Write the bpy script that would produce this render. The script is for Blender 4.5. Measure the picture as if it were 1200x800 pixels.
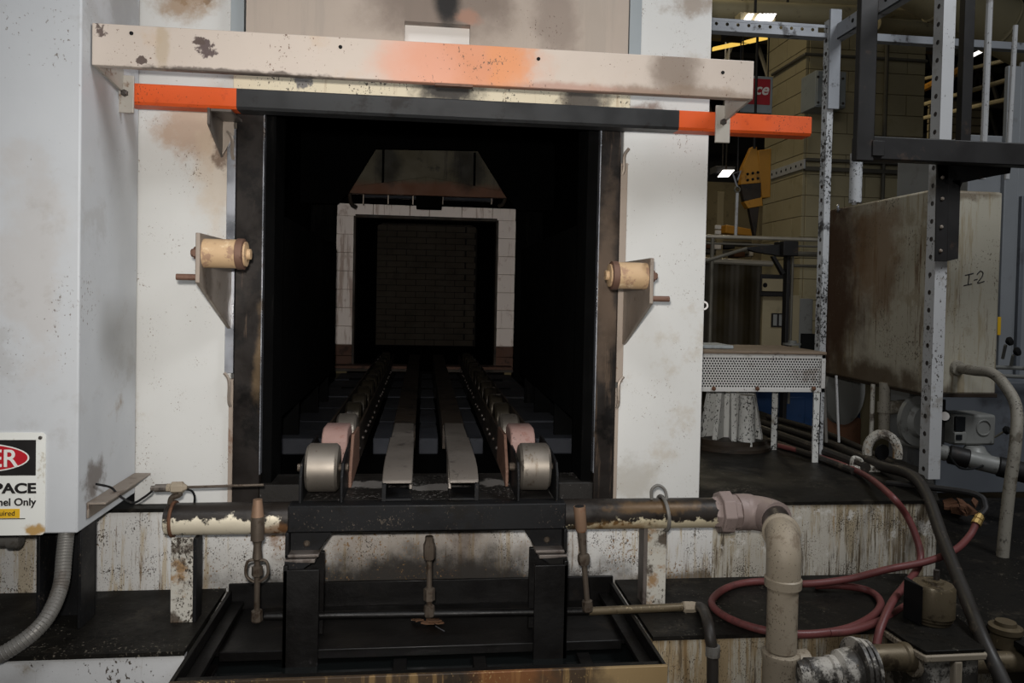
import bpy, bmesh, math, random
from mathutils import Vector, Matrix
random.seed(7)
for o in list(bpy.data.objects): bpy.data.objects.remove(o)
SC = bpy.context.scene
COL = SC.collection
# ------------------------------------------------------------------ camera
FPX, PPX, PPY, CAMZ, ROLL = 900.0, 600.0, 365.0, 1.7, 0.021
Yc = Vector((497 - PPX, 342 - PPY, FPX)).normalized()          # world +Y in (right, down, forward)
Zc = Vector((ROLL, -1, -(Yc.x * ROLL - Yc.y) / Yc.z)).normalized()
Xc = Yc.cross(Zc)
cam = bpy.data.cameras.new('camera'); camo = bpy.data.objects.new('camera', cam); COL.objects.link(camo)
cam.sensor_width = 36; cam.lens = FPX / 1200 * 36
cam.shift_x = -(PPX - 600) / 1200; cam.shift_y = (PPY - 400) / 1200
right = Vector((Xc.x, Yc.x, Zc.x)); down = Vector((Xc.y, Yc.y, Zc.y)); fwd = Vector((Xc.z, Yc.z, Zc.z))
m = Matrix((right, -down, -fwd)).transposed().to_4x4(); m.translation = (0, 0, CAMZ)
camo.matrix_world = m; cam.clip_end = 100; cam.clip_start = 0.02
SC.camera = camo
def at(px, py, X=None, Y=None, Z=None):
    """place on a plane of the room seen in direction px,py of the 1200x800 survey photo"""
    d = right * ((px - PPX) / FPX) + down * ((py - PPY) / FPX) + fwd
    t = Y / d.y if Y is not None else X / d.x if X is not None else (Z - CAMZ) / d.z
    p = d * t
    return Vector((p.x, p.y, p.z + CAMZ))
# ------------------------------------------------------------------ light
SC.view_settings.view_transform = 'Standard'; SC.view_settings.look = 'None'
SC.view_settings.gamma = 1; SC.view_settings.use_curve_mapping = False
SC.view_settings.exposure = 0.0
w = bpy.data.worlds.new('hall_ambience'); SC.world = w; w.use_nodes = True
bg = w.node_tree.nodes['Background']; bg.inputs[0].default_value = (0.92, 0.96, 1.0, 1); bg.inputs[1].default_value = 0.085
def lamp(name, kind, loc, power, color, size=0.1, rot=(0, 0, 0), sy=None):
    l = bpy.data.lights.new(name, kind); l.energy = power; l.color = color
    if kind == 'AREA':
        l.size = size
        if sy: l.shape = 'RECTANGLE'; l.size_y = sy
    else: l.shadow_soft_size = size
    o = bpy.data.objects.new(name, l); COL.objects.link(o); o.location = loc; o.rotation_euler = rot
    return o
fl = lamp('camera_flash', 'SPOT', (-0.03, -0.02, CAMZ + 0.09), 225, (1.0, 0.965, 0.92), 0.03, (math.radians(88), 0, math.radians(1)))
fl.data.spot_size = math.radians(86); fl.data.spot_blend = 1.0
lamp('overhead_area_lamp', 'AREA', (-1.2, -1.2, 5.2), 80, (0.93, 0.96, 1.0), 1.4)
lamp('overhead_area_lamp', 'AREA', (3.0, 1.0, 4.6), 105, (0.93, 0.96, 1.0), 1.2, (0, math.radians(40), 0))  # unseen fill from the right, added to brighten the column's side face
lamp('overhead_area_lamp', 'AREA', (1.2, 6.6, 5.8), 30, (1.0, 0.86, 0.58), 1.0)  # unseen back lamps, this and the next, added to light the background
lamp('overhead_area_lamp', 'AREA', (4.0, 11.0, 5.8), 90, (1.0, 0.86, 0.6), 1.2)
# ------------------------------------------------------------------ materials
def L(c):
    return tuple(((v / 255) / 12.92 if v / 255 <= 0.04045 else ((v / 255 + 0.055) / 1.055) ** 2.4) for v in c[:3]) + (1,)
class G:
    def __init__(s, name):
        s.m = bpy.data.materials.new(name); s.m.use_nodes = True; s.t = s.m.node_tree; s.n = s.t.nodes
        s.b = s.n['Principled BSDF']; s.pos = s.n.new('ShaderNodeNewGeometry').outputs['Position']
    def link(s, a, b): s.t.links.new(a, b)
    def setin(s, sock, v):
        if hasattr(v, 'is_linked') or hasattr(v, 'links'): s.link(v, sock)
        else: sock.default_value = v
    def math(s, op, a, b=None, clamp=False):
        n = s.n.new('ShaderNodeMath'); n.operation = op; n.use_clamp = clamp
        s.setin(n.inputs[0], a)
        if b is not None: s.setin(n.inputs[1], b)
        return n.outputs[0]
    def vmath(s, op, a, b=None):
        n = s.n.new('ShaderNodeVectorMath'); n.operation = op; s.setin(n.inputs[0], a)
        if b is not None: s.setin(n.inputs[1], b)
        return n.outputs['Value'] if op == 'LENGTH' else n.outputs[0]
    def noise(s, scale, detail=4, rough=0.55, stretch=None, off=(0, 0, 0), col=False):
        v = s.pos
        v = s.vmath('ADD', v, off)
        if stretch: v = s.vmath('MULTIPLY', v, stretch)
        n = s.n.new('ShaderNodeTexNoise'); s.link(v, n.inputs['Vector'])
        n.inputs['Scale'].default_value = scale; n.inputs['Detail'].default_value = detail; n.inputs['Roughness'].default_value = rough
        return n.outputs['Color' if col else 'Fac']
    def ramp(s, v, lo, hi, a=0.0, b=1.0):
        n = s.n.new('ShaderNodeMapRange'); n.interpolation_type = 'SMOOTHSTEP'; s.link(v, n.inputs[0])
        n.inputs[1].default_value = lo; n.inputs[2].default_value = hi; n.inputs[3].default_value = a; n.inputs[4].default_value = b
        return n.outputs[0]
    def mix(s, f, a, b):
        n = s.n.new('ShaderNodeMix'); n.data_type = 'RGBA'; n.clamp_factor = True
        s.setin(n.inputs[0], f); s.setin(n.inputs[6], a); s.setin(n.inputs[7], b)
        return n.outputs[2]
MATS = {}
def mat(name, base, rough=0.6, metal=0.0, mott=0.12, dirt=None, streak=None, speck=None, blobs=(), bump=0.0, bscale=60, emit=None, spec=0.35):
    g = G(name); base = L(base); MATS[name] = g.m
    c = base
    if mott:
        c = g.mix(g.ramp(g.noise(2.3, 6, 0.6), 0.3, 0.72), tuple(v * (1 - mott * 2) for v in base[:3]) + (1,), base)
    for q in ([streak] if streak and not isinstance(streak, list) else (streak or [])):
        col, amt, fr = q
        th = 0.5 + (0.5 - amt) * 0.3
        sv = g.math('ADD', g.noise(2.2, 6, 0.72, (fr, fr, fr * 0.065), (len(name), 3.1, 0.7)), g.math('MULTIPLY', g.math('SUBTRACT', g.noise(3.0, 2, 0.5, (1, 1, 0.5), (fr, 0, 2)), 0.5), 0.55))
        c = g.mix(g.ramp(sv, th, th + 0.11, 0, 0.88), c, L(col))
    for q in ([dirt] if dirt and not isinstance(dirt, list) else (dirt or [])):
        col, amt, scl = q
        th = 0.5 + (0.5 - amt) * 0.34
        c = g.mix(g.ramp(g.noise(scl, 8, 0.68, None, (0.31 * len(name), 1.7, scl)), th, th + 0.10, 0, 0.9), c, L(col))
    for bl in blobs:
        cx, cy, cz, rx, ry, rz, col, st = bl[:8]; nz = bl[8] if len(bl) > 8 else 0.5; ns = bl[9] if len(bl) > 9 else 9
        v = g.vmath('MULTIPLY', g.vmath('SUBTRACT', g.pos, (cx, cy, cz)), (1 / rx, 1 / ry, 1 / rz))
        nn = g.vmath('MULTIPLY', g.vmath('SUBTRACT', g.noise(ns, 6, 0.65, None, (cx, cz, cx), col=True), (0.5, 0.5, 0.5)), (nz * 4,) * 3)
        d = g.vmath('LENGTH', g.vmath('ADD', v, nn))
        c = g.mix(g.ramp(d, 0.45 if nz < 0.7 else 0.75, 1.1, st, 0.0), c, L(col))
    if speck:
        for q in (speck if isinstance(speck, list) else [speck]):
            col, amt, scl = q
            th = 0.5 + (0.5 - amt) * 0.36
            sv = g.math('ADD', g.noise(scl * 3.2, 4, 0.65, (1, 1, 0.7), (1.1, 0.2 * len(name), 0.4)), g.math('MULTIPLY', g.math('SUBTRACT', g.noise(scl * 0.14, 3, 0.6, None, (scl, 0, 0)), 0.5), 0.5))
            c = g.mix(g.ramp(sv, th, th + 0.05), c, L(col))
    g.setin(g.b.inputs['Base Color'], c)
    g.b.inputs['Metallic'].default_value = metal
    g.setin(g.b.inputs['Roughness'], g.ramp(g.noise(7, 4), 0.3, 0.7, max(0.05, rough - 0.1), min(1, rough + 0.12)))
    g.b.inputs['Specular IOR Level'].default_value = spec
    if bump:
        n = g.n.new('ShaderNodeBump'); n.inputs['Strength'].default_value = bump; n.inputs['Distance'].default_value = 0.004
        g.link(g.noise(bscale, 5, 0.6), n.inputs['Height']); g.link(n.outputs[0], g.b.inputs['Normal'])
    if emit:
        g.b.inputs['Emission Color'].default_value = L(emit[0]); g.b.inputs['Emission Strength'].default_value = emit[1]
    return g.m
DK = (26, 23, 20); SOOT = (14, 13, 12); RUST = (92, 56, 32); BR = (120, 96, 66)
# furnace paints
mat('white_paint', (200, 199, 195), 0.45, 0, 0.03, speck=((120, 105, 92), 0.02, 60), dirt=((184, 178, 168), 0.3, 3.2), bump=0.05, blobs=[
    (-0.77, 2.62, 2.68, 0.075, 0.3, 0.06, (70, 50, 38), 0.97, 0.8, 20), (-0.80, 2.62, 2.69, 0.15, 0.3, 0.14, (150, 124, 96), 0.85, 0.5, 9),
    (-0.75, 2.62, 2.2, 0.13, 0.3, 0.13, (165, 135, 108), 0.75, 0.5, 10), (-0.68, 2.62, 2.1, 0.10, 0.3, 0.28, (190, 172, 150), 0.6, 0.5, 6),
    (-0.66, 2.62, 2.17, 0.045, 0.3, 0.09, (88, 66, 50), 0.8, 0.6, 22),
    (0.75, 2.62, 2.34, 0.12, 0.3, 0.05, (110, 84, 70), 0.8, 0.5, 14), (0.74, 2.62, 1.05, 0.12, 0.3, 0.1, (170, 166, 158), 0.8, 0.4, 14),
    (0.93, 2.62, 2.72, 0.14, 0.3, 0.05, (140, 124, 108), 0.8, 0.5, 12)])
mat('column_paint', (186, 188, 190), 0.5, 0, 0.04, speck=((120, 112, 106), -0.05, 34), dirt=[((172, 172, 172), 0.35, 4.0), ((140, 126, 112), 0.08, 2.1)], bump=0.06,
    blobs=[(-1.05, 2.2, 1.75, 0.12, 0.3, 0.35, (170, 158, 146), 0.3, 0.6, 6), (-0.92, 2.3, 1.15, 0.1, 0.08, 0.07, (92, 80, 70), 0.8, 0.6, 14), (-0.92, 2.5, 2.55, 0.1, 0.2, 0.2, (120, 116, 112), 0.5, 0.5, 6)])
mat('door_paint', (172, 158, 145), 0.5, 0, 0.05, streak=((160, 148, 136), 0.3, 5), speck=((90, 70, 58), 0.0, 40), bump=0.05, blobs=[
    (0.02, 2.58, 2.68, 0.30, 0.4, 0.16, (104, 90, 80), 0.75, 0.35, 4), (0.06, 2.58, 2.67, 0.055, 0.4, 0.11, (20, 18, 17), 0.97, 0.2, 9),
    (0.42, 2.58, 2.62, 0.10, 0.4, 0.16, (118, 104, 94), 0.6, 0.4, 6), (0.13, 2.58, 2.62, 0.05, 0.4, 0.03, (170, 120, 96), 0.5, 0.5, 14),
    (-0.38, 2.58, 2.69, 0.3, 0.4, 0.03, (160, 140, 120), 0.6, 0.4, 8)])
mat('lintel_paint', (208, 196, 170), 0.5, 0, 0.04, speck=((52, 42, 36), 0.12, 45), streak=((170, 150, 122), 0.2, 10), blobs=[
    (0.075, 2.55, 2.39, 0.14, 0.3, 0.1, (38, 34, 32), 0.97, 0.25, 20), (-0.4, 2.55, 2.38, 0.035, 0.3, 0.03, (92, 90, 92), 0.9, 0.8, 40), (0.53, 2.55, 2.37, 0.10, 0.3, 0.1, (46, 40, 40), 0.9, 0.4, 12)])
mat('hood_paint', (194, 181, 169), 0.45, 0, 0.04, speck=((110, 88, 74), 0.04, 44), dirt=((188, 170, 152), 0.35, 4), bump=0.05, blobs=[
    (0.12, 2.25, 2.37, 0.24, 0.5, 0.16, (200, 132, 96), 0.9, 0.25, 5), (-0.04, 2.25, 2.36, 0.15, 0.5, 0.14, (206, 152, 130), 0.7, 0.3, 5), (0.24, 2.25, 2.36, 0.09, 0.4, 0.09, (206, 138, 92), 0.7, 0.5, 12),
    (0.74, 2.25, 2.38, 0.10, 0.4, 0.12, (104, 88, 74), 0.72, 0.35, 6), (0.5, 2.25, 2.3, 0.4, 0.4, 0.03, (160, 120, 104), 0.7, 0.4, 8),
    (-0.62, 2.25, 2.37, 0.026, 0.4, 0.024, (84, 70, 68), 0.97, 0.9, 55), (-0.64, 2.25, 2.39, 0.018, 0.4, 0.014, (84, 70, 64), 0.97, 0.9, 60), (-0.79, 2.25, 2.325, 0.02, 0.4, 0.012, (84, 70, 64), 0.97, 0.9, 60), (-0.735, 2.25, 2.37, 0.022, 0.4, 0.09, (166, 148, 122), 0.6, 0.4, 14), (-0.9, 2.25, 2.4, 0.014, 0.4, 0.02, (90, 76, 70), 0.97, 0.9, 60),
    (-0.55, 2.25, 2.305, 0.3, 0.4, 0.012, (60, 50, 44), 0.8, 0.6, 20), (0.8, 2.25, 2.31, 0.3, 0.4, 0.03, (130, 112, 96), 0.7, 0.5, 10)])
mat('jamb_steel', (46, 41, 38), 0.38, 0.55, 0.2, streak=((88, 74, 62), 0.3, 16), dirt=((20, 18, 17), 0.4, 5), bump=0.08, blobs=[
    (0.62, 2.6, 1.75, 0.05, 0.3, 0.4, (128, 108, 90), 0.35, 0.5, 6), (-0.53, 2.6, 1.45, 0.03, 0.3, 0.2, (130, 108, 80), 0.5, 0.5, 6)])
mat('edge_steel', (168, 170, 176), 0.3, 0.85, 0.08, dirt=((120, 108, 98), 0.3, 8))
mat('warm_strip', (158, 144, 131), 0.5, 0.1, 0.08, dirt=((120, 96, 80), 0.3, 12))
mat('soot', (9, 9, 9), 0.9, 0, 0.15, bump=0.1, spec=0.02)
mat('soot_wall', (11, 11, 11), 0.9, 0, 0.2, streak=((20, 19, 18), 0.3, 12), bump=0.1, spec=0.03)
mat('black_steel', (27, 27, 28), 0.5, 0.25, 0.15, spec=0.2, dirt=((22, 20, 18), 0.35, 9), speck=((74, 66, 58), 0.08, 60), bump=0.1)
mat('bar_black', (52, 53, 54), 0.42, 0.2, 0.1, dirt=((34, 32, 31), 0.3, 9), bump=0.05)
mat('bar_orange', (212, 86, 34), 0.5, 0, 0.06, dirt=((176, 66, 28), 0.25, 14), speck=((70, 40, 26), 0.06, 60))
mat('clamp_metal', (176, 170, 160), 0.45, 0.2, 0.1, dirt=((116, 90, 72), 0.3, 30))
mat('tan_roller', (188, 158, 122), 0.6, 0, 0.06, dirt=[((146, 116, 94), 0.42, 26), ((206, 182, 148), 0.25, 20)], bump=0.15)
mat('brown_collar', (112, 84, 70), 0.55, 0.2, 0.1, dirt=((90, 64, 52), 0.4, 30))
mat('plate_steel', (152, 140, 128), 0.5, 0.45, 0.1, dirt=((104, 88, 76), 0.35, 12), bump=0.08)
mat('grey_plate', (112, 104, 98), 0.5, 0.5, 0.12, dirt=((70, 60, 54), 0.35, 10))
mat('hearth_block', (42, 44, 50), 0.75, 0, 0.12, dirt=((26, 26, 28), 0.4, 8), bump=0.2)
mat('sooty_rail', (54, 44, 34), 0.6, 0.2, 0.2, dirt=((26, 22, 18), 0.45, 8), bump=0.15)
mat('rail_nose', (104, 97, 90), 0.5, 0.3, 0.08, dirt=((70, 64, 60), 0.32, 12), speck=((44, 40, 36), 0.1, 50), bump=0.1)
mat('wheel_steel', (138, 130, 120), 0.42, 0.75, 0.08, streak=((104, 92, 78), 0.3, 18), dirt=((70, 60, 52), 0.25, 16))
mat('dark_wheel', (62, 56, 46), 0.4, 0.6, 0.15, dirt=((36, 32, 28), 0.5, 10))
mat('pink_primer', (140, 112, 104), 0.6, 0, 0.08, dirt=((122, 86, 76), 0.3, 22), speck=((70, 52, 46), 0.12, 60))
mat('deck_steel', (36, 33, 30), 0.6, 0.2, 0.2, dirt=((20, 18, 16), 0.4, 12), speck=((110, 106, 102), 0.1, 30), bump=0.2, blobs=[(-0.17, 2.5, 1.06, 0.09, 0.05, 0.1, (128, 124, 120), 0.9, 0.8, 14), (0.03, 2.45, 1.06, 0.10, 0.05, 0.1, (118, 114, 110), 0.9, 0.8, 14), (0.24, 2.5, 1.06, 0.07, 0.05, 0.1, (120, 116, 112), 0.9, 0.8, 14)])
mat('brick_white', (246, 234, 226), 0.85, 0, 0.04, streak=((186, 164, 152), 0.3, 14), dirt=((206, 188, 178), 0.3, 9), bump=0.2)
mat('brick_brown', (96, 70, 58), 0.85, 0, 0.12, dirt=((54, 40, 34), 0.4, 14), bump=0.2)
mat('brick_dark', (80, 72, 62), 0.9, 0, 0.12, dirt=((66, 60, 52), 0.4, 5), bump=0.2)
mat('mortar_white', (150, 136, 126), 0.9, 0, 0.08)
mat('mortar_dark', (34, 30, 27), 0.95, 0, 0.1)
mat('inner_door_steel', (88, 82, 66), 0.7, 0.1, 0.1, dirt=((40, 36, 30), 0.35, 4), streak=((54, 48, 40), 0.35, 14), blobs=[(0.02, 5.6, 2.42, 0.9, 1, 0.085, (104, 68, 50), 0.9, 0.25, 6), (0.3, 5.6, 2.62, 0.14, 1, 0.2, (28, 26, 22), 0.8, 0.3, 5), (-0.27, 5.6, 2.62, 0.12, 1, 0.2, (28, 26, 22), 0.8, 0.3, 5)])
# tank, ledges and pipes
mat('plinth_paint', (200, 198, 194), 0.6, 0, 0.05, speck=[((52, 42, 34), 0.22, 80), ((120, 92, 58), 0.12, 40)], streak=[((172, 158, 134), 0.5, 18), ((104, 84, 62), 0.2, 34)], bump=0.12, blobs=[
    (0.03, 2.57, 0.82, 0.55, 0.3, 0.15, (104, 86, 66), 0.6, 0.4, 7), (0.03, 2.57, 0.70, 0.78, 0.3, 0.16, (28, 24, 20), 0.97, 0.3, 7), (0.15, 2.57, 0.93, 0.08, 0.3, 0.12, (70, 52, 40), 0.6, 0.5, 9),
    (1.0, 2.57, 0.7, 0.45, 0.3, 0.06, (80, 66, 48), 0.8, 0.5, 9), (-0.47, 2.57, 0.93, 0.05, 0.3, 0.1, (120, 82, 44), 0.8, 0.5, 20)])
mat('plinth_right_paint', (178, 172, 160), 0.6, 0, 0.05, speck=[((54, 44, 34), 0.26, 75)], streak=[((150, 136, 110), 0.65, 22), ((150, 122, 80), 0.28, 14), ((96, 82, 62), 0.42, 34), ((58, 50, 40), 0.2, 44)], dirt=((196, 192, 184), 0.3, 16), bump=0.12)
mat('ledge_front_paint', (172, 165, 150), 0.6, 0, 0.06, speck=[((60, 46, 32), 0.24, 80)], streak=[((142, 122, 90), 0.5, 22), ((116, 92, 60), 0.3, 16), ((84, 70, 52), 0.42, 36)], dirt=((70, 56, 40), 0.22, 6), bump=0.12)
mat('ledge_left_paint', (190, 190, 190), 0.6, 0, 0.06, speck=((70, 62, 54), 0.15, 30), streak=((120, 110, 98), 0.25, 10), dirt=((150, 142, 130), 0.3, 6), bump=0.1)
mat('oily_deck', (27, 25, 22), 0.5, 0.0, 0.2, spec=0.12, dirt=((44, 40, 34), 0.35, 6), speck=[((92, 86, 76), 0.06, 34), ((16, 15, 13), 0.3, 14)], bump=0.3, bscale=30)
mat('pit_steel', (15, 13, 12), 0.45, 0.3, 0.2, dirt=((26, 21, 16), 0.25, 8), bump=0.3, bscale=40)
mat('pit_rim', (66, 52, 38), 0.55, 0.1, 0.1, streak=((120, 96, 62), 0.3, 14), dirt=((36, 30, 24), 0.4, 5), speck=((150, 126, 84), 0.1, 60), bump=0.1, blobs=[(0.6, 1.97, 0.7, 0.16, 0.3, 0.2, (150, 126, 88), 0.8, 0.4, 8), (0.23, 1.97, 0.7, 0.14, 0.3, 0.2, (126, 78, 40), 0.6, 0.4, 8)])
mat('quench_oil', (16, 18, 18), 0.06, 0, 0.0)
mat('pipe_black', (44, 39, 35), 0.42, 0.25, 0.12, dirt=((28, 24, 21), 0.4, 10), bump=0.12,
    blobs=[(-0.6, 2.31, 0.992, 0.26, 0.1, 0.033, (214, 204, 182), 0.97, 0.8, 34), (-0.4, 2.31, 0.985, 0.1, 0.08, 0.03, (130, 92, 60), 0.7, 0.5, 20), (0.80, 2.31, 0.978, 0.34, 0.1, 0.030, (212, 200, 170), 0.97, 0.8, 34), (0.62, 2.31, 0.975, 0.16, 0.1, 0.03, (140, 106, 64), 0.7, 0.5, 18), (0.72, 2.33, 1.04, 0.2, 0.1, 0.02, (110, 84, 52), 0.5, 0.5, 18)])
mat('pipe_beige', (150, 138, 120), 0.55, 0.05, 0.08, dirt=[((112, 98, 82), 0.35, 14), ((70, 58, 46), 0.12, 9)], speck=((74, 62, 50), 0.14, 60), bump=0.1)
mat('pipe_pinkgrey', (142, 126, 120), 0.55, 0.1, 0.08, dirt=((92, 82, 74), 0.3, 12), speck=((70, 60, 52), 0.1, 60), bump=0.1)
mat('pipe_flaking', (176, 170, 160), 0.55, 0, 0.05, dirt=[((26, 22, 19), 0.66, 9), ((130, 106, 76), 0.16, 17)], speck=((40, 34, 28), 0.2, 60), bump=0.2)
mat('greasy_brass', (100, 88, 68), 0.42, 0.35, 0.12, dirt=((52, 42, 30), 0.4, 12), speck=((150, 134, 104), 0.1, 40), bump=0.15)
mat('burner_steel', (92, 82, 72), 0.42, 0.5, 0.1, dirt=((62, 50, 40), 0.4, 22), bump=0.1)
mat('burner_tip', (132, 106, 86), 0.5, 0.3, 0.08, dirt=((120, 80, 56), 0.35, 26))
mat('support_paint', (176, 172, 162), 0.6, 0, 0.05, dirt=[((134, 102, 62), 0.42, 8), ((60, 48, 36), 0.46, 11)], speck=((50, 42, 34), 0.3, 50), bump=0.2)
mat('rust_scrap', (104, 74, 52), 0.8, 0, 0.2, dirt=((210, 196, 170), 0.25, 50))
mat('red_hose', (104, 56, 54), 0.5, 0, 0.1, dirt=((80, 46, 44), 0.4, 12))
mat('black_cable', (42, 38, 34), 0.5, 0, 0.1, dirt=((84, 74, 62), 0.3, 14))
mat('grey_conduit', (110, 107, 102), 0.5, 0.2, 0.1, dirt=((84, 78, 72), 0.4, 12))
mat('drain_paint', (138, 132, 120), 0.55, 0.05, 0.08, dirt=[((84, 76, 64), 0.42, 14), ((40, 34, 28), 0.2, 20)], speck=((60, 52, 44), 0.2, 40), bump=0.1)
mat('brass', (190, 160, 100), 0.35, 0.8, 0.05)
# right side
mat('strut_white', (176, 176, 176), 0.55, 0.05, 0.05, speck=((66, 60, 54), 0.13, 32), dirt=((140, 136, 130), 0.3, 6))
mat('strut_flaking', (176, 178, 180), 0.55, 0.05, 0.05, dirt=((24, 22, 21), 0.42, 12), speck=((34, 32, 30), 0.3, 36))
mat('strut_grey', (142, 145, 150), 0.5, 0.1, 0.05, dirt=((60, 58, 58), 0.28, 14))
mat('bench_white', (186, 184, 180), 0.55, 0.1, 0.05, speck=((70, 60, 54), 0.14, 40), dirt=((140, 132, 124), 0.3, 7))
mat('bench_top', (120, 104, 88), 0.6, 0.1, 0.1, dirt=((80, 70, 60), 0.35, 6))
mat('speckled_leg', (186, 186, 182), 0.6, 0, 0.04, speck=((34, 32, 30), 0.32, 34), dirt=((120, 112, 100), 0.2, 9))
mat('tank_paint', (168, 162, 146), 0.5, 0.05, 0.05, speck=((84, 72, 58), 0.12, 36), dirt=((140, 130, 110), 0.35, 5), streak=[((144, 132, 108), 0.35, 16), ((96, 72, 50), 0.16, 20)], bump=0.05, blobs=[
    (2.22, 4.15, 1.8, 0.3, 0.56, 0.9, (62, 40, 25), 0.97, 0.25, 5), (2.22, 3.6, 1.95, 0.3, 0.25, 0.35, (110, 82, 54), 0.7, 0.45, 6), (2.22, 3.6, 1.3, 0.3, 0.6, 0.12, (70, 54, 36), 0.85, 0.4, 8), (2.4, 3.2, 2.2, 0.2, 0.2, 0.05, (92, 76, 56), 0.7, 0.5, 12)])
mat('marker_ink', (34, 32, 36), 0.7, 0, 0)
mat('overhead_black', (32, 30, 29), 0.55, 0.2, 0.1, dirt=((60, 48, 40), 0.3, 9))
mat('grey_sheet', (138, 141, 144), 0.5, 0.1, 0.04, dirt=((124, 124, 126), 0.3, 4))
mat('grey_blue', (112, 116, 122), 0.5, 0.1, 0.05, dirt=((90, 90, 94), 0.3, 4))
mat('device_grey', (130, 130, 126), 0.5, 0.1, 0.05, dirt=((90, 88, 82), 0.3, 14))
mat('dark_glass', (24, 26, 28), 0.2, 0, 0)
mat('blue_machine', (24, 50, 84), 0.5, 0, 0.1, dirt=((20, 34, 56), 0.35, 5))
mat('khaki_block', (166, 155, 124), 0.85, 0, 0.06, dirt=((150, 140, 108), 0.35, 3), bump=0.15)
mat('khaki_mortar', (128, 118, 92), 0.9, 0, 0.08)
mat('khaki_pipe', (176, 164, 130), 0.6, 0, 0.08, dirt=((120, 110, 84), 0.3, 5))
mat('crane_yellow', (176, 122, 34), 0.55, 0, 0.08, dirt=((118, 82, 30), 0.35, 6))
mat('amber_vinyl', (46, 37, 15), 0.5, 0, 0.2)
mat('electrical_grey', (150, 156, 158), 0.5, 0.1, 0.05, dirt=((120, 122, 120), 0.3, 8))
mat('red_board', (168, 34, 44), 0.5, 0, 0.05)
mat('board_white', (226, 220, 214), 0.5, 0, 0.03)
mat('floor_concrete', (62, 58, 52), 0.6, 0, 0.15, dirt=((38, 36, 32), 0.4, 3), bump=0.15)
mat('hall_dark', (40, 40, 42), 0.9, 0, 0.1)
mat('hall_beige', (150, 138, 110), 0.8, 0, 0.06, dirt=((120, 110, 88), 0.3, 2))
mat('truss_steel', (96, 92, 82), 0.6, 0.2, 0.1)
mat('bright_conduit', (180, 172, 156), 0.4, 0.6, 0.06)
mat('lamp_white', (255, 250, 245), 0.5, 0, 0, emit=((255, 250, 246), 2.5))
mat('lamp_amber', (240, 200, 90), 0.5, 0, 0, emit=((250, 205, 96), 0.9))
mat('sign_white', (222, 222, 216), 0.4, 0, 0.03, dirt=((176, 168, 150), 0.2, 16), blobs=[(-1.035, 2.2, 1.035, 0.03, 0.1, 0.02, (168, 128, 56), 0.9, 0.5, 30)])
mat('sign_black', (34, 32, 31), 0.45, 0, 0.05)
mat('sign_red', (178, 32, 42), 0.45, 0, 0.04)
mat('sign_yellow', (222, 176, 40), 0.45, 0, 0.04)
mat('bolt_steel', (90, 84, 80), 0.45, 0.6, 0.1, dirt=((60, 46, 36), 0.4, 40))
mat('hole_black', (8, 8, 8), 0.9, 0, 0)
mat('rust_brown', (96, 64, 44), 0.8, 0, 0.1, dirt=((70, 44, 28), 0.4, 20))
M = MATS
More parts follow.
